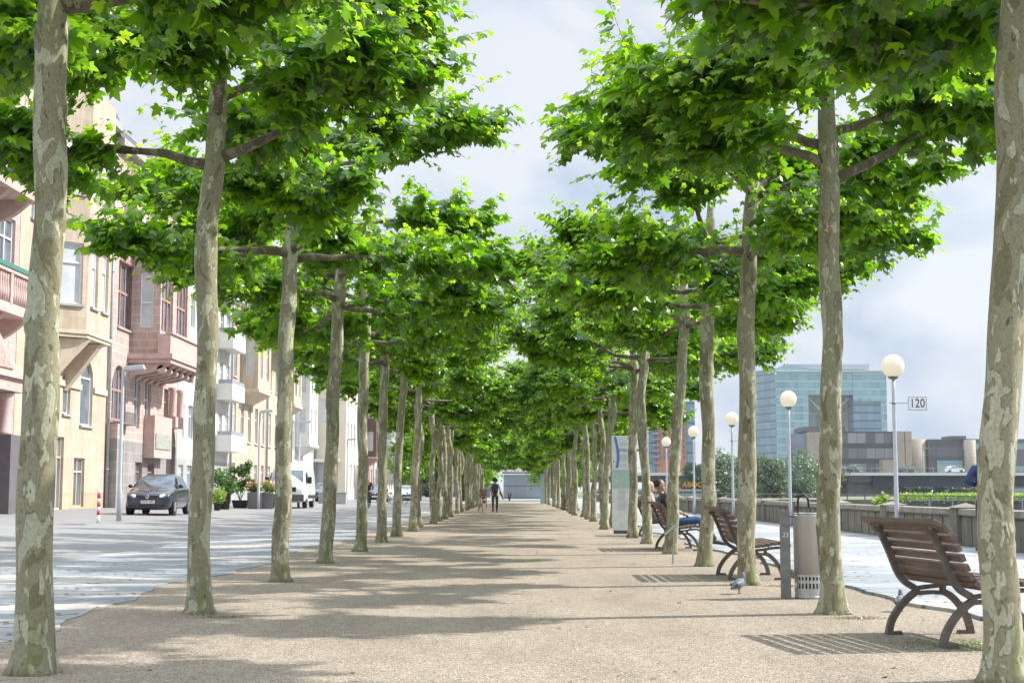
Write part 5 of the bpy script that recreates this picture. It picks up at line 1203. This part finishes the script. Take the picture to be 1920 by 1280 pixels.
far_box(root, 'end_strip', SX(1652)+.01, SX(1663), DD, DD+40, 0, SZ(697), TEAL)
far_box(root, 'crown_block', SX(1516)+.01, SX(1600)-.01, DD, DD+40, SZ(740), SZ(697), TEAL)
far_box(root, 'crown_block', SX(1600)+.02, SX(1663), DD-.5, DD-.01, SZ(752), SZ(697), TEAL)
far_box(root, 'atrium_wall', SX(1516)+.01, SX(1600)-.01, DD+12, DD+39, 0, SZ(740)-.01, gridmat('pale atrium glass', (.24,.33,.36), (.42,.50,.52), 3.0, 7.8, .10, (.38,.47,.48)))
mb = MB()
for a, b_ in (((1520,745),(1596,820)), ((1596,745),(1520,820)), ((1548,740),(1548,870)), ((1572,740),(1572,870))): mb.bar((SX(a[0]),DD+5,SZ(a[1])),(SX(b_[0]),DD+5,SZ(b_[1])),1.0,1.0)
mb.build('atrium_truss', plain('pale steel truss', (.40,.46,.48)), root, world=WL)
far_box(root, 'roof_plant', SX(1480), SX(1640), DD+8, DD+30, SZ(690)+.02, SZ(680), plain('grey roof plant', (.32,.36,.41)))
far_box(root, 'roof_edge', SX(1455), SX(1664), DD-1, DD+41, SZ(697)+.02, SZ(694), plain('pale roof edge', (.55,.62,.65)))
D2 = 470; SX2 = lambda px: (px-965)*D2/F; SZ2 = lambda py: onY(960, py, D2).z
WINM = gridmat('dark office glazing', (.05,.065,.085), (.035,.045,.06), 3.0, 5.0, .22, (.30,.31,.30), .3)
BEI = stone('beige stone bands', (.42,.37,.30), (.40,.35,.28), (.34,.30,.25), 6, 1.2, .05)
root = thing('parliament_building', 'low modern complex of dark glazing and round beige stone drums behind the bridge', 'building', (SX2(1700), D2, 0)); WL = root.location
mb = MB(); r_ = (SX2(1540)-SX2(1485)); mb.lathe([(r_,0),(r_,SZ2(812))], (SX2(1540),D2+r_,0), 40); mb.build('curved_wing', gridmat('dark ribbed wall', (.06,.075,.10), (.03,.04,.05), 1.6, 30, .3), root, world=WL)
far_box(root, 'beige_tower', SX2(1513), SX2(1537), D2-2, D2+8, 0, SZ2(810), BEI)
far_box(root, 'roof_block', SX2(1510), SX2(1588), D2+3, D2+20, SZ2(808), SZ2(799), plain('dark roof block', (.10,.11,.13)))
far_box(root, 'office_block', SX2(1537)+.01, SX2(1671), D2-1, D2+20, 0, SZ2(809), WINM)
for (x0, x1, yt) in ((1671.2,1689.5,809),(1691,1703,809)): far_box(root, 'beige_tower', SX2(x0), SX2(x1), D2-3, D2+12, 0, SZ2(yt), BEI)
far_box(root, 'low_wall', SX2(1644), SX2(1669), D2-6, D2-1.1, 0, SZ2(862), BEI)
mb = MB(); mb.lathe([(SX2(1738)-SX2(1720),0),(SX2(1738)-SX2(1720),SZ2(823))], (SX2(1720.5),D2+3,0), 36); mb.build('stone_drum', BEI, root, world=WL)
far_box(root, 'hall', SX2(1738), SX2(1803), D2, D2+24, 0, SZ2(823), gridmat('dark slate bands', (.085,.09,.10), (.06,.065,.075), 9, 5.2, .25))
far_box(root, 'glazed_entrance', SX2(1753), SX2(1800), D2-.8, D2-.01, 0, SZ2(863), gridmat('blue entrance glass', (.16,.28,.36), (.30,.38,.42), 2.2, 30, .2))
far_box(root, 'hall_roof', SX2(1780), SX2(1808), D2-1, D2+10, SZ2(823)+.01, SZ2(817), plain('dark roof block', (.10,.11,.13)))
mb = MB(); mb.lathe([(SX2(1823)-SX2(1812.5),0),(SX2(1823)-SX2(1812.5),SZ2(825))], (SX2(1812.5),D2-2,0), 36); mb.build('stone_drum', BEI, root, world=WL)
far_box(root, 'rear_wing', SX2(1805), SX2(1990), D2+8, D2+30, 0, SZ2(821), gridmat('slate ribbon wall', (.09,.10,.12), (.22,.32,.33), 40, 7.5, .16))
# orange tower
D3 = 560; SX3 = lambda px: (px-965)*D3/F; SZ3 = lambda py: onY(960, py, D3).z
root = thing('orange_tower', 'orange brick office tower with blue glass edge strips beyond the river', 'skyscraper', (SX3(1260), D3, 0)); WL = root.location
ORG = plain('orange brick', (.48,.17,.10), .8, scale=.4)
wo = []
xx0 = SX3(1231); W = SX3(1286)-xx0
for k in range(6):
    for j in range(9): z = SZ3(862)+j*((SZ3(775)-SZ3(862))/8.4); wo.append((W*(k+.25)/6, W*(k+.78)/6, z, z+1.7))
mb = MB(); panel(mb, (xx0,D3,0), (1,0,0), (0,-1,0), W, SZ3(757), wo, z0=0, depth=.6); mb.box(xx0,xx0+W,D3+.7,D3+25,0,SZ3(757)-.05); mb.build('wall', ORG, root, world=WL)
for q in wo: window(root, (xx0,D3,0), (1,0,0), (0,-1,0), q, mull=0, trans=0, fw=.15, gm_=GLASS, fm=ZINC, depth=.5)
for a, b_ in ((1216,1231),(1286,1303)): far_box(root, 'glass_strip', SX3(a)+.01, SX3(b_)-.01, D3+.5, D3+20, 0, SZ3(752), BLUEG)
mb = MB()
for j in range(10): z = SZ3(868)+j*(SZ3(770)-SZ3(868))/9; mb.box(SX3(1222),SX3(1235),D3-1.2,D3-.02,z,z+.5)
mb.build('balcony', ZINC, root, world=WL)

# bridge
BD = 300; bx = lambda px: (px-965)*BD/F; bz = lambda py: onY(960, py, BD).z
root = thing('river_bridge', 'long road bridge with white deck edge, dark blue girder and stone pier', 'bridge', (bx(1500), BD, 0)); WL = root.location
BCOL = mat('white deck edge', (.60,.61,.62), .7, scale=.4, var=.06)
far_box(root, 'deck', bx(1040), bx(2100), BD, BD+18, bz(891), bz(885.5), BCOL)
far_box(root, 'girder', bx(1636), bx(2100), BD+1, BD+16, bz(912), bz(891)-.01, mat('dark blue girder', (.022,.036,.062), .8, scale=.3))
far_box(root, 'girder', bx(1040), bx(1592), BD+3, BD+15, bz(903), bz(891)-.01, plain('grey girder', (.12,.13,.15), .6, scale=.3))
far_box(root, 'girder', bx(1592)+.01, bx(1636)-.01, BD+2, BD+15.5, bz(903), bz(891)-.01, plain('grey girder', (.12,.13,.15), .6, scale=.3))
far_box(root, 'pier', bx(1594), bx(1681), BD+4, BD+14, -6, bz(903)-.01, stone('grey pier stone', (.27,.26,.26), (.24,.23,.235), (.20,.19,.19), 2.5, .8, .03))
mb = MB(); mb.box(bx(1040),bx(2100),BD+.3,BD+.4,bz(885.5)+.9,bz(885.5)+1.0)
for i in range(64): mb.box(bx(1040)+i*1.85,bx(1040)+i*1.85+.08,BD+.3,BD+.4,bz(885.5),bz(885.5)+.9)
mb.build('parapet_rail', ZINC, root, world=WL)
mb = MB(); mb.tube([(bx(1752),BD+9,bz(885)),(bx(1752),BD+9,bz(838))], .1, 6); mb.box(bx(1752)-1.2,bx(1752)+1.2,BD+8.8,BD+9.2,bz(838),bz(837)); mb.build('lamp_mast', ZINC, root, world=WL)
for px, c, lab in ((1800,(.62,.63,.64),'white car driving on the bridge, right of the hall entrance'), (1592,(.05,.05,.06),'black car on the bridge above the stone pier'), (1706,(.10,.11,.13),'dark car on the bridge right of the nearest globe lamp')):
    car(lab, (bx(px), BD+5, bz(885.5)), R(90), plain('paint bridge '+lab.split()[0], c, .3, .3), kind='car', name='car')
# bank trees, hedge, embankment
treesR = [(1352,845,44,'dark green tree right of the fourth globe lamp'),(1395,856,40,'dark tree left of the pale willows'),(1440,850,46,'pale grey green willow behind the second globe lamp'),(1492,842,52,'tall pale willow left of the paint marked trunk'),(1545,860,44,'willow mostly behind the paint marked trunk'),(1303,868,30,'small round tree behind the orange letters')]
for k, (px, topy, wpx, lab) in enumerate(treesR):
    D = 215+k*6; x = (px-965)*D/F; top = onY(960, topy, D).z; r_ = wpx*D/F
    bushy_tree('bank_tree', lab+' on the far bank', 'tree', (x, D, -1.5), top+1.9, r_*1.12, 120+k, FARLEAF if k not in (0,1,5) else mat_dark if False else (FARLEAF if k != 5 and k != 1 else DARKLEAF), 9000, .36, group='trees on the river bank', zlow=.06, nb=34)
for k, (px, lab) in enumerate(((1690,'dark bank tree right of the bridge pier'),(1722,'second dark bank tree seen beneath the girder'),(1762,'middle dark bank tree seen beneath the girder'),(1800,'dark bank tree left of the standing person'),(1860,'dark bank tree behind the nearest right trunk'),(1585,'dark bank tree left of the bridge pier'))):
    D = 325; bushy_tree('bank_tree', lab, 'tree', ((px-965)*D/F, D, -1), 3.9, 3.6, 150+k, DARKLEAF, 2500, .5, group='trees on the river bank', zlow=.2)
for k, (px, D, h) in enumerate(((1698,440,7.5),(1590,445,9))):
    bushy_tree('bank_tree', ('light green tree in front of the beige towers', 'green tree in front of the dark office windows')[k], 'tree', ((px-965)*D/F, D, 0), onY(960, (862,868)[k], D).z, 4, 170+k, FARLEAF, 2500, .7, group='trees on the river bank')
D = 150; x0, x1 = (1683-965)*D/F, (1990-965)*D/F
g = np.random.default_rng(8); nn_ = 9000; p = np.stack([g.uniform(x0,x1,nn_), g.uniform(D-1,D+2,nn_), g.uniform(-.05,.75,nn_)+.1*np.sin(np.arange(nn_))], 1)
root = thing('hedge', 'bright green clipped hedge beyond the river wall under the bridge', 'hedge', (x0, D, -.3))
o = bpy.data.objects.new('foliage', leaf_mesh('foliage', p-np.array([x0,D,-.3]), g.normal(size=(nn_,3)), g.normal(size=(nn_,3))+[0,0,1.], g.uniform(.15,.3,nn_), g.uniform(.2,1,nn_), MATS['lime leaf'], 2)); COL.objects.link(o); o.parent = root
mb = MB(); mb.box(0,x1-x0,-.5,1.4,-4.7,.35); mb.build('planting_wall', GREYD, root)
root = thing('fence', 'pale post fence in front of the green hedge', 'fence', (x0, D-2, 0)); mb = MB()
for i in range(26): mb.box(i*2.4,i*2.4+.12,-.1,.1,-4.5,.22)
mb.build('fence_post', ZINC, root); mb = MB(); mb.box(0,x1-x0,-.05,.05,.10,.2); mb.build('rail', ZINC, root)
# weeds behind the wall
q = onY(1656, 945, 34); bush = bushy_tree('weed_shrub', 'light green weed growing behind the river wall', 'plant', (q.x, 34, .3), .85, .28, 190, MATS['lime leaf'], 260, .10, nb=6)
# moored boat with orange letters under the bridge
q = onY(1300, 897, 205)
root = thing('moored_boat', 'grey moored restaurant boat with small orange letters below the bridge', 'boat', ((1285-965)*205/F, 205, -5)); 
mb = MB(); mb.prism([(-14,0,0),(5.5,0,0),(6.5,0,1.4),(-14,0,1.4)], (0,5,0)); mb.build('hull', plain('dark hull', (.06,.08,.09)), root)
mb = MB(); mb.box(-13,4.4,.5,4.5,1.42,6.0); mb.build('deckhouse', gridmat('boat glazing', (.07,.12,.12), (.35,.40,.42), 1.8, 2.3, .3), root)
mb = MB(); mb.box(-13.4,4.8,.2,4.8,6.02,6.35); mb.build('roof', plain('grey boat roof', (.30,.33,.36)), root)
text('letters', 'ABOC', 1.05, Matrix.Translation((.9,.15,6.95)) @ FACE_CAM, plain('orange letters', (.85,.33,.03)), root, .05)

# ------------------------------------------------------------------ people
def skinbody(name, chains, m, parent, sub=2):
    """chains: list of lists of (pos, (rx,ry)); first point of a later chain may repeat an existing point to branch"""
    V = []; E = []; RD = []; key = {}
    def vid(p, r_):
        k = tuple(round(c, 4) for c in p)
        if k not in key: key[k] = len(V); V.append(p); RD.append(r_ if isinstance(r_, tuple) else (r_, r_))
        return key[k]
    for ch in chains:
        prev = None
        for p, r_ in ch:
            i = vid(p, r_)
            if prev is not None and prev != i: E.append((prev, i))
            prev = i
    me = bpy.data.meshes.new(name); me.from_pydata(V, E, []); o = bpy.data.objects.new(name, me); COL.objects.link(o); o.parent = parent
    sk = o.modifiers.new('skin', 'SKIN'); me.skin_vertices or None
    if not me.skin_vertices:
        bm = bmesh.new(); bm.from_mesh(me); bm.verts.layers.skin.verify(); bm.to_mesh(me); bm.free()
    sv = me.skin_vertices[0].data
    for i, r_ in enumerate(RD): sv[i].radius = r_; sv[i].use_root = (i == 0)
    sk.use_smooth_shade = True
    sb = o.modifiers.new('sub', 'SUBSURF'); sb.levels = sub; sb.render_levels = sub
    me.materials.append(m)
    bpy.context.view_layer.update()
    me2 = bpy.data.meshes.new_from_object(o.evaluated_get(bpy.context.evaluated_depsgraph_get())); o.modifiers.clear(); o.data = me2
    for p in me2.polygons: p.use_smooth = True
    return o
def lerp(a, b_, t_): return tuple(a[i]+(b_[i]-a[i])*t_ for i in range(3))
def person(label, loc, rz, J, cols, group=None, hair='short', coat=False, sleeves=1.0, hands=True, skin=None):
    """J: joints: pelvis, chest, neck, head, shL, elL, haL, shR, elR, haR, hiL, knL, anL, toL, hiR..."""
    root = thing('person', label, 'person', loc, rz, group); sk = skin or SKIN
    P, C, Nk, Hd = J['pelvis'], J['chest'], J['neck'], J['head']
    mid = lerp(P, C, .5)
    torso = [(P,(.125,.10)), (mid,(.115,.09)), (C,(.14,.10)), (Nk,(.05,.05)), (lerp(Nk,Hd,.5),(.052,.055))]
    limbs = []
    for s in 'LR':
        limbs.append([(C,(.14,.10)), (J['sh'+s],.058), (lerp(J['sh'+s],J['el'+s],.5),.046), (J['el'+s],.038), (lerp(J['el'+s],J['wr'+s],.4),.036), (J['wr'+s],.025)])
        limbs.append([(P,(.125,.10)), (J['hi'+s],.088), (lerp(J['hi'+s],J['kn'+s],.5),.075), (J['kn'+s],.054), (lerp(J['kn'+s],J['an'+s],.35),.052), (J['an'+s],.035)])
    body = skinbody('body', [torso]+limbs, sk, root)
    # head with nose, ears
    hd = Vector(Hd); f = Vector(J.get('face', (1,0,0))).normalized(); up = Vector(J.get('hup', (0,0,1))).normalized(); rt = f.cross(up).normalized(); up = rt.cross(f)
    M = Matrix(((f.x,rt.x,up.x,hd.x),(f.y,rt.y,up.y,hd.y),(f.z,rt.z,up.z,hd.z),(0,0,0,1)))
    mb = MB(); mb.T = M; mb.ell((-.005,0,.02), (.095,.075,.10), 20, 14); mb.ell((.025,0,-.055), (.062,.055,.060), 16, 10)
    mb.tube([(.080,0,.03),(.104,0,-.005),(.088,0,-.018)], [.008,.014,.008], 8)
    for s in (-1, 1): mb.ell((-.008, s*.078, .0), (.018,.008,.030), 10, 8)
    mb.tube([(.075,-.022,-.050),(.082,0,-.050),(.075,.022,-.050)], [.004,.007,.004], 6)
    for s in (-1, 1): mb.ell((.084, s*.03, .03), (.008,.013,.006), 8, 6)
    mb.tube([(-.01,0,-.05),(-.02,0,-.14)], [.05,.052], 12)
    hm = mb.build('head', sk, root)
    mb = MB(); mb.T = M
    if hair == 'short': mb.ell((-.022,0,.038), (.090,.079,.094), 20, 14)
    elif hair == 'curly':
        g = random.Random(4)
        for k in range(60):
            a = g.uniform(0,6.28); e = g.uniform(-.6,1.5); rr = .10
            mb.ell((-.03+rr*math.cos(e)*math.cos(a)*.85, rr*math.cos(e)*math.sin(a), .03+rr*math.sin(e)), (.035,.035,.035), 8, 6)
    else: mb.ell((-.022,0,.035), (.098,.086,.10), 20, 14); mb.ell((-.06,0,-.04), (.06,.08,.11), 16, 10)
    mb.build('hair', cols.get('hair', HAIRD), hm)
    # hands: palm, four fingers, thumb
    if hands:
        for s in 'LR':
            w0 = Vector(J['wr'+s]); d = (w0-Vector(J['el'+s])).normalized(); hdn = Vector(J.get('hd'+s, d)).normalized()
            ref = Vector((0,0,1)) if abs(hdn.z) < .8 else Vector((1,0,0)); a = hdn.cross(ref).normalized(); b_ = a.cross(hdn).normalized()
            base = w0
            ch = [[(tuple(base), (.024,.018)), (tuple(base+hdn*.045), (.036,.016)), (tuple(base+hdn*.085), (.036,.014))]]
            for k, (o_, L_) in enumerate(((-.028,.065),(-.010,.078),(.009,.074),(.027,.058))):
                st = base+hdn*.085; p0 = st+a*o_; cu = -b_
                ch.append([(tuple(st), (.036,.014)), (tuple(p0+hdn*.012), .009), (tuple(p0+hdn*L_*.5+cu*.010), .0085), (tuple(p0+hdn*L_*.85+cu*.032), .007)])
            th = base+hdn*.04
            ch.append([(tuple(th), (.036,.016)) if False else (tuple(base+hdn*.045), (.036,.016)), (tuple(th+a*-.038+hdn*.02-b_*.01), .011), (tuple(th+a*-.055+hdn*.05-b_*.025), .009)])
            skinbody('hand', ch, sk, root, 1)
    # clothes
    tr = [[(P,(.140,.115)), (lerp(P,C,.18),(.130,.108))]]
    for s in 'LR': tr.append([(P,(.140,.115)), (J['hi'+s],.100), (lerp(J['hi'+s],J['kn'+s],.5),.088), (J['kn'+s],.067), (lerp(J['kn'+s],J['an'+s],.4),.066), (lerp(J['kn'+s],J['an'+s],.93),.050)])
    skinbody('trousers', tr, cols['trousers'], root)
    k = 1.16 if coat else 1.06
    jk = [[(lerp(P,C,.02),(.140*k,.112*k)), (mid,(.128*k,.102*k)), (C,(.152*k,.113*k)), (lerp(C,Nk,.8),(.065,.06))]]
    for s in 'LR':
        arm = [(C,(.152*k,.113*k)), (J['sh'+s],.071), (lerp(J['sh'+s],J['el'+s],.45),.060)]
        if sleeves > .6: arm += [(J['el'+s],.052), (lerp(J['el'+s],J['wr'+s],.5),.046), (lerp(J['el'+s],J['wr'+s],.92),.038)]
        jk.append(arm)
    skinbody('jacket' if coat else 'shirt', jk, cols['top'], root)
    for s in 'LR':
        an = Vector(J['an'+s]); to = Vector(J['to'+s]); d = (to-an).normalized()
        skinbody('shoe', [[(tuple(an-d*.05-Vector((0,0,.0))), (.038,.035)), (tuple(an.lerp(to,.35)), (.046,.038)), (tuple(an.lerp(to,.75)), (.05,.03)), (tuple(to), (.036,.022))]], cols['shoes'], root, 1)
    return root
BLK = plain('black shoe leather', (.02,.02,.022), .5)
# walker, seen from behind, walking away along the path (faces +Y)
q = onG(928, 960)
Jw = dict(pelvis=(0,0,.90), chest=(0,.02,1.27), neck=(0,.03,1.42), head=(0,.05,1.56), face=(0,1,-.08),
          shL=(-.17,.02,1.36), elL=(-.22,-.02,1.10), wrL=(-.18,.16,.95), shR=(.17,.02,1.36), elR=(.26,-.05,1.12), wrR=(.28,.12,.96),
          hiL=(-.09,0,.86), knL=(-.10,-.04,.48), anL=(-.10,-.24,.12), toL=(-.10,-.20,.0), hiR=(.09,0,.86), knR=(.10,.06,.46), anR=(.09,.05,.07), toR=(.09,.20,.02))
Jw['anL'] = (-.10,-.26,.16); Jw['toL'] = (-.10,-.19,.03)
pw = person('person walking away on the gravel path in dark top and olive trousers', (q.x, q.y, 0), 0, Jw,
       dict(trousers=plain('olive trousers', (.075,.065,.035)), top=plain('pale pink shirt', (.55,.42,.38)), shoes=BLK), hair='curly', sleeves=.5, skin=SKIN)
root = thing('backpack', 'dark navy backpack on the back of the walking person', 'backpack', (q.x, q.y-.06, 0))
mb = MB(); mb.ell((0,-.12,1.16), (.18,.13,.27), 18, 12); mb.build('bag', plain('navy nylon', (.018,.025,.06), .6), root)
mb = MB(); mb.ell((0,-.215,1.08), (.12,.06,.12), 14, 10); mb.build('pocket', plain('navy nylon', (.018,.025,.06), .6), root)
for s in (-.11, .11): mb = MB(); mb.tube([(s,-.05,1.38),(s,.10,1.43),(s,.15,1.30),(s,.10,1.05),(s,-.02,.98)], .018, 6); mb.build('strap', plain('navy nylon', (.018,.025,.06), .6), root)
root = thing('stick_bag', 'dark long folded thing held at the right side of the walking person', 'umbrella', (q.x+.28, q.y+.1, .95)); root['label'] = 'dark folded umbrella held at the right side of the walking person'
mb = MB(); mb.tube([(-.04,.02,.15),(0,-.02,0),(.10,-.05,-.22),(.14,-.06,-.33)], [.035,.05,.035,.01], 8); mb.build('canopy', DARK, root)
mb = MB(); mb.tube([(-.04,.02,.15),(-.06,.03,.22)], .012, 6); mb.build('handle', DARK, root); root.name = 'umbrella'
# dog
q = onG(900, 960)
root = thing('dog', 'pale cream dog walking to the left of the walking person', 'dog', (q.x, q.y+.6, 0), R(88))
DG = plain('cream fur', (.55,.42,.30), .9, scale=20)
Jd = [[((0,0,.46),(.11,.12)), ((.15,0,.46),(.10,.11)), ((.33,0,.47),(.12,.13)), ((.45,0,.56),(.08,.08)), ((.53,0,.66),(.07,.075)), ((.62,0,.66),(.05,.05)), ((.70,0,.63),(.03,.03))], [((0,0,.46),(.11,.12)), ((-.10,0,.50),.035), ((-.20,0,.60),.03), ((-.22,0,.70),.02)]]
for s in (-1, 1):
    Jd.append([((0,0,.46),(.11,.12)), ((.0,s*.08,.36),.07), ((.05,s*.09,.26),.045), ((-.05,s*.09,.15),.026), ((-.01,s*.09,.03),.022), ((.03,s*.09,.012),.02)])
    Jd.append([((.33,0,.47),(.12,.13)), ((.35,s*.08,.34),.05), ((.33,s*.085,.18),.028), ((.34,s*.085,.03),.022), ((.38,s*.085,.012),.02)])
skinbody('body', Jd, DG, root)
for s in (-1, 1): mb = MB(); mb.prism([(.50,s*.035,.72),(.50,s*.08,.70),(.48,s*.075,.80)], (.02,0,0)); mb.build('ear', DG, root)
# rack of crates on the left
q = onG(906, 952)
root = thing('wooden_rack', 'tall dark brown slatted wooden rack standing at the left tree row', 'rack', (q.x, q.y, 0))
RK = plain('red brown wood', (.26,.10,.05), .7); mb = MB()
for x in (-.20, .19):
    for y in (-.16, .15): mb.box(x-.02,x+.02,y-.02,y+.02,0,1.22)
mb.build('frame', RK, root)
mb = MB()
for i in range(8): z = .32+i*.115; mb.box(-.222,.212,-.185,-.165,z,z+.055); mb.box(-.222,.212,.17,.19,z,z+.055)
mb.build('slats', RK, root)
for i in range(4): mb = MB(); mb.box(-.175,.165,-.13,.13,.32+i*.22,.34+i*.22); mb.ell((-.08,0,.40+i*.22),(.07,.09,.06),10,6); mb.ell((.07,0,.40+i*.22),(.07,.09,.06),10,6); mb.build('shelf_with_goods', DARK, root)
# reclining man on bench C (faces +X)
sc_ = (2.62, 26.1, 0)
Jm = dict(pelvis=(.27,0,.47), chest=(.12,0,.85), neck=(.04,0,1.02), head=(.03,0,1.15), face=(1,.1,.15), hup=(-.12,0,1),
          shL=(.06,.19,.95), elL=(.24,.24,.74), wrL=(.44,.10,.66), shR=(.10,-.19,.95), elR=(.24,-.22,.72), wrR=(.44,-.06,.64),
          hiL=(.32,.09,.46), knL=(.74,.10,.55), anL=(1.00,.12,.13), toL=(1.19,.13,.10), hiR=(.32,-.09,.46), knR=(.75,-.09,.53), anR=(1.05,-.08,.13), toR=(1.24,-.07,.09))
person('seated person with cropped hair leaning back on the farthest bench in jeans', sc_, 0, Jm,
       dict(trousers=plain('blue denim', (.03,.07,.17), .8, scale=30), top=plain('charcoal shirt', (.045,.055,.065)), shoes=BLK), skin=SKIND, sleeves=.5)
# woman in pink pattern further on
q = onG(1224, 985)
Jp = dict(pelvis=(.27,0,.47), chest=(.22,0,.85), neck=(.18,0,1.02), head=(.20,0,1.15), face=(1,0,0),
          shL=(.18,.17,.95), elL=(.24,.22,.72), wrL=(.45,.12,.60), shR=(.18,-.17,.95), elR=(.24,-.22,.72), wrR=(.45,-.12,.60),
          hiL=(.32,.09,.46), knL=(.74,.10,.48), anL=(.76,.12,.10), toL=(.90,.13,.04), hiR=(.32,-.09,.46), knR=(.74,-.09,.48), anR=(.76,-.08,.10), toR=(.90,-.07,.04))
bench('brown bench far behind the reclining person, mostly hidden by trunks', (3.0, 34.0, 0), 0, 1.5, .5)
person('seated person in a pink and white patterned top behind the reclining person', (3.0, 33.7, 0), 0, Jp,
       dict(trousers=plain('light trousers', (.4,.4,.42)), top=mat('pink white print', (.75,.68,.68), .8, scale=14, col2=(.55,.18,.24)), shoes=BLK, hair=mat('pink scarf', (.62,.35,.36), .8, scale=20, var=.3)), hair='long')
# person far on the right row
q = onG(1056, 956)
bench('small far bench in the right row with a dark haired person', (q.x, q.y, 0), 0, 1.5, .5)
person('small distant dark haired person seated among the right row trunks', (q.x, q.y, 0), 0, Jp, dict(trousers=plain('dark trousers', (.04,.04,.05)), top=plain('dark red top', (.10,.03,.03)), shoes=BLK), hair='long', hands=False)
# standing person by the wall, mostly behind the leaning trunk
Js = dict(pelvis=(0,0,.93), chest=(0,.02,1.30), neck=(0,.03,1.46), head=(.02,.04,1.61), face=(.6,.8,-.05),
          shL=(-.19,.02,1.40), elL=(-.34,-.05,1.17), wrL=(-.12,.12,1.12), shR=(.19,.02,1.40), elR=(.30,.0,1.14), wrR=(.12,.15,1.10),
          hiL=(-.09,0,.90), knL=(-.11,.02,.50), anL=(-.12,-.02,.08), toL=(-.14,.16,.03), hiR=(.09,0,.90), knR=(.11,.03,.50), anR=(.12,.0,.08), toR=(.14,.18,.03))
person('standing person in dark blue jacket and jeans by the wall behind the leaning trunk', (7.97, 24.2, .03), 0, Js,
       dict(trousers=plain('navy jeans', (.02,.035,.08)), top=plain('navy jacket', (.018,.04,.13)), shoes=plain('brown boots', (.22,.08,.04))), coat=True)
# cyclist between left trunks
q = onG(690, 950, .15)
bicycle('dark bicycle ridden by the person in a dark coat between left trunks', (q.x, q.y, gz(q.x)), 0)
Jc = dict(pelvis=(0,.20,.96), chest=(0,.06,1.36), neck=(0,-.02,1.52), head=(0,-.05,1.66), face=(0,-1,0),
          shL=(.18,.04,1.45), elL=(.28,-.10,1.22), wrL=(.25,-.27,1.04), shR=(-.18,.04,1.45), elR=(-.28,-.10,1.22), wrR=(-.25,-.27,1.04),
          hiL=(.09,.18,.93), knL=(.12,-.10,.66), anL=(.12,-.02,.25), toL=(.12,-.16,.20), hiR=(-.09,.18,.93), knR=(-.12,-.02,.55), anR=(-.12,.02,.14), toR=(-.12,-.12,.08))
person('person in a long dark coat riding a bicycle towards the camera', (q.x, q.y, gz(q.x)), 0, Jc, dict(trousers=plain('dark trousers', (.04,.04,.05)), top=plain('plum black coat', (.035,.02,.03)), shoes=BLK), coat=True, hair='long')

# ------------------------------------------------------------------ haze
mb = MB(); mb.box(-240, 420, -60, 760, -8, 95); o = mb.build('haze', MATS.get('haze') or bpy.data.materials.new('haze'))
hm = o.data.materials[0]; hm.use_nodes = True; hn = hm.node_tree; hn.nodes.clear()
pv = N(hn, 'ShaderNodeVolumePrincipled'); pv.inputs['Color'].default_value = (.93,.95,1,1); pv.inputs['Density'].default_value = .00016; pv.inputs['Anisotropy'].default_value = .3
ho = N(hn, 'ShaderNodeOutputMaterial'); hn.links.new(pv.outputs[0], ho.inputs['Volume']); tag(o, 'thin pale haze over the river and city', 'haze', kind='stuff')
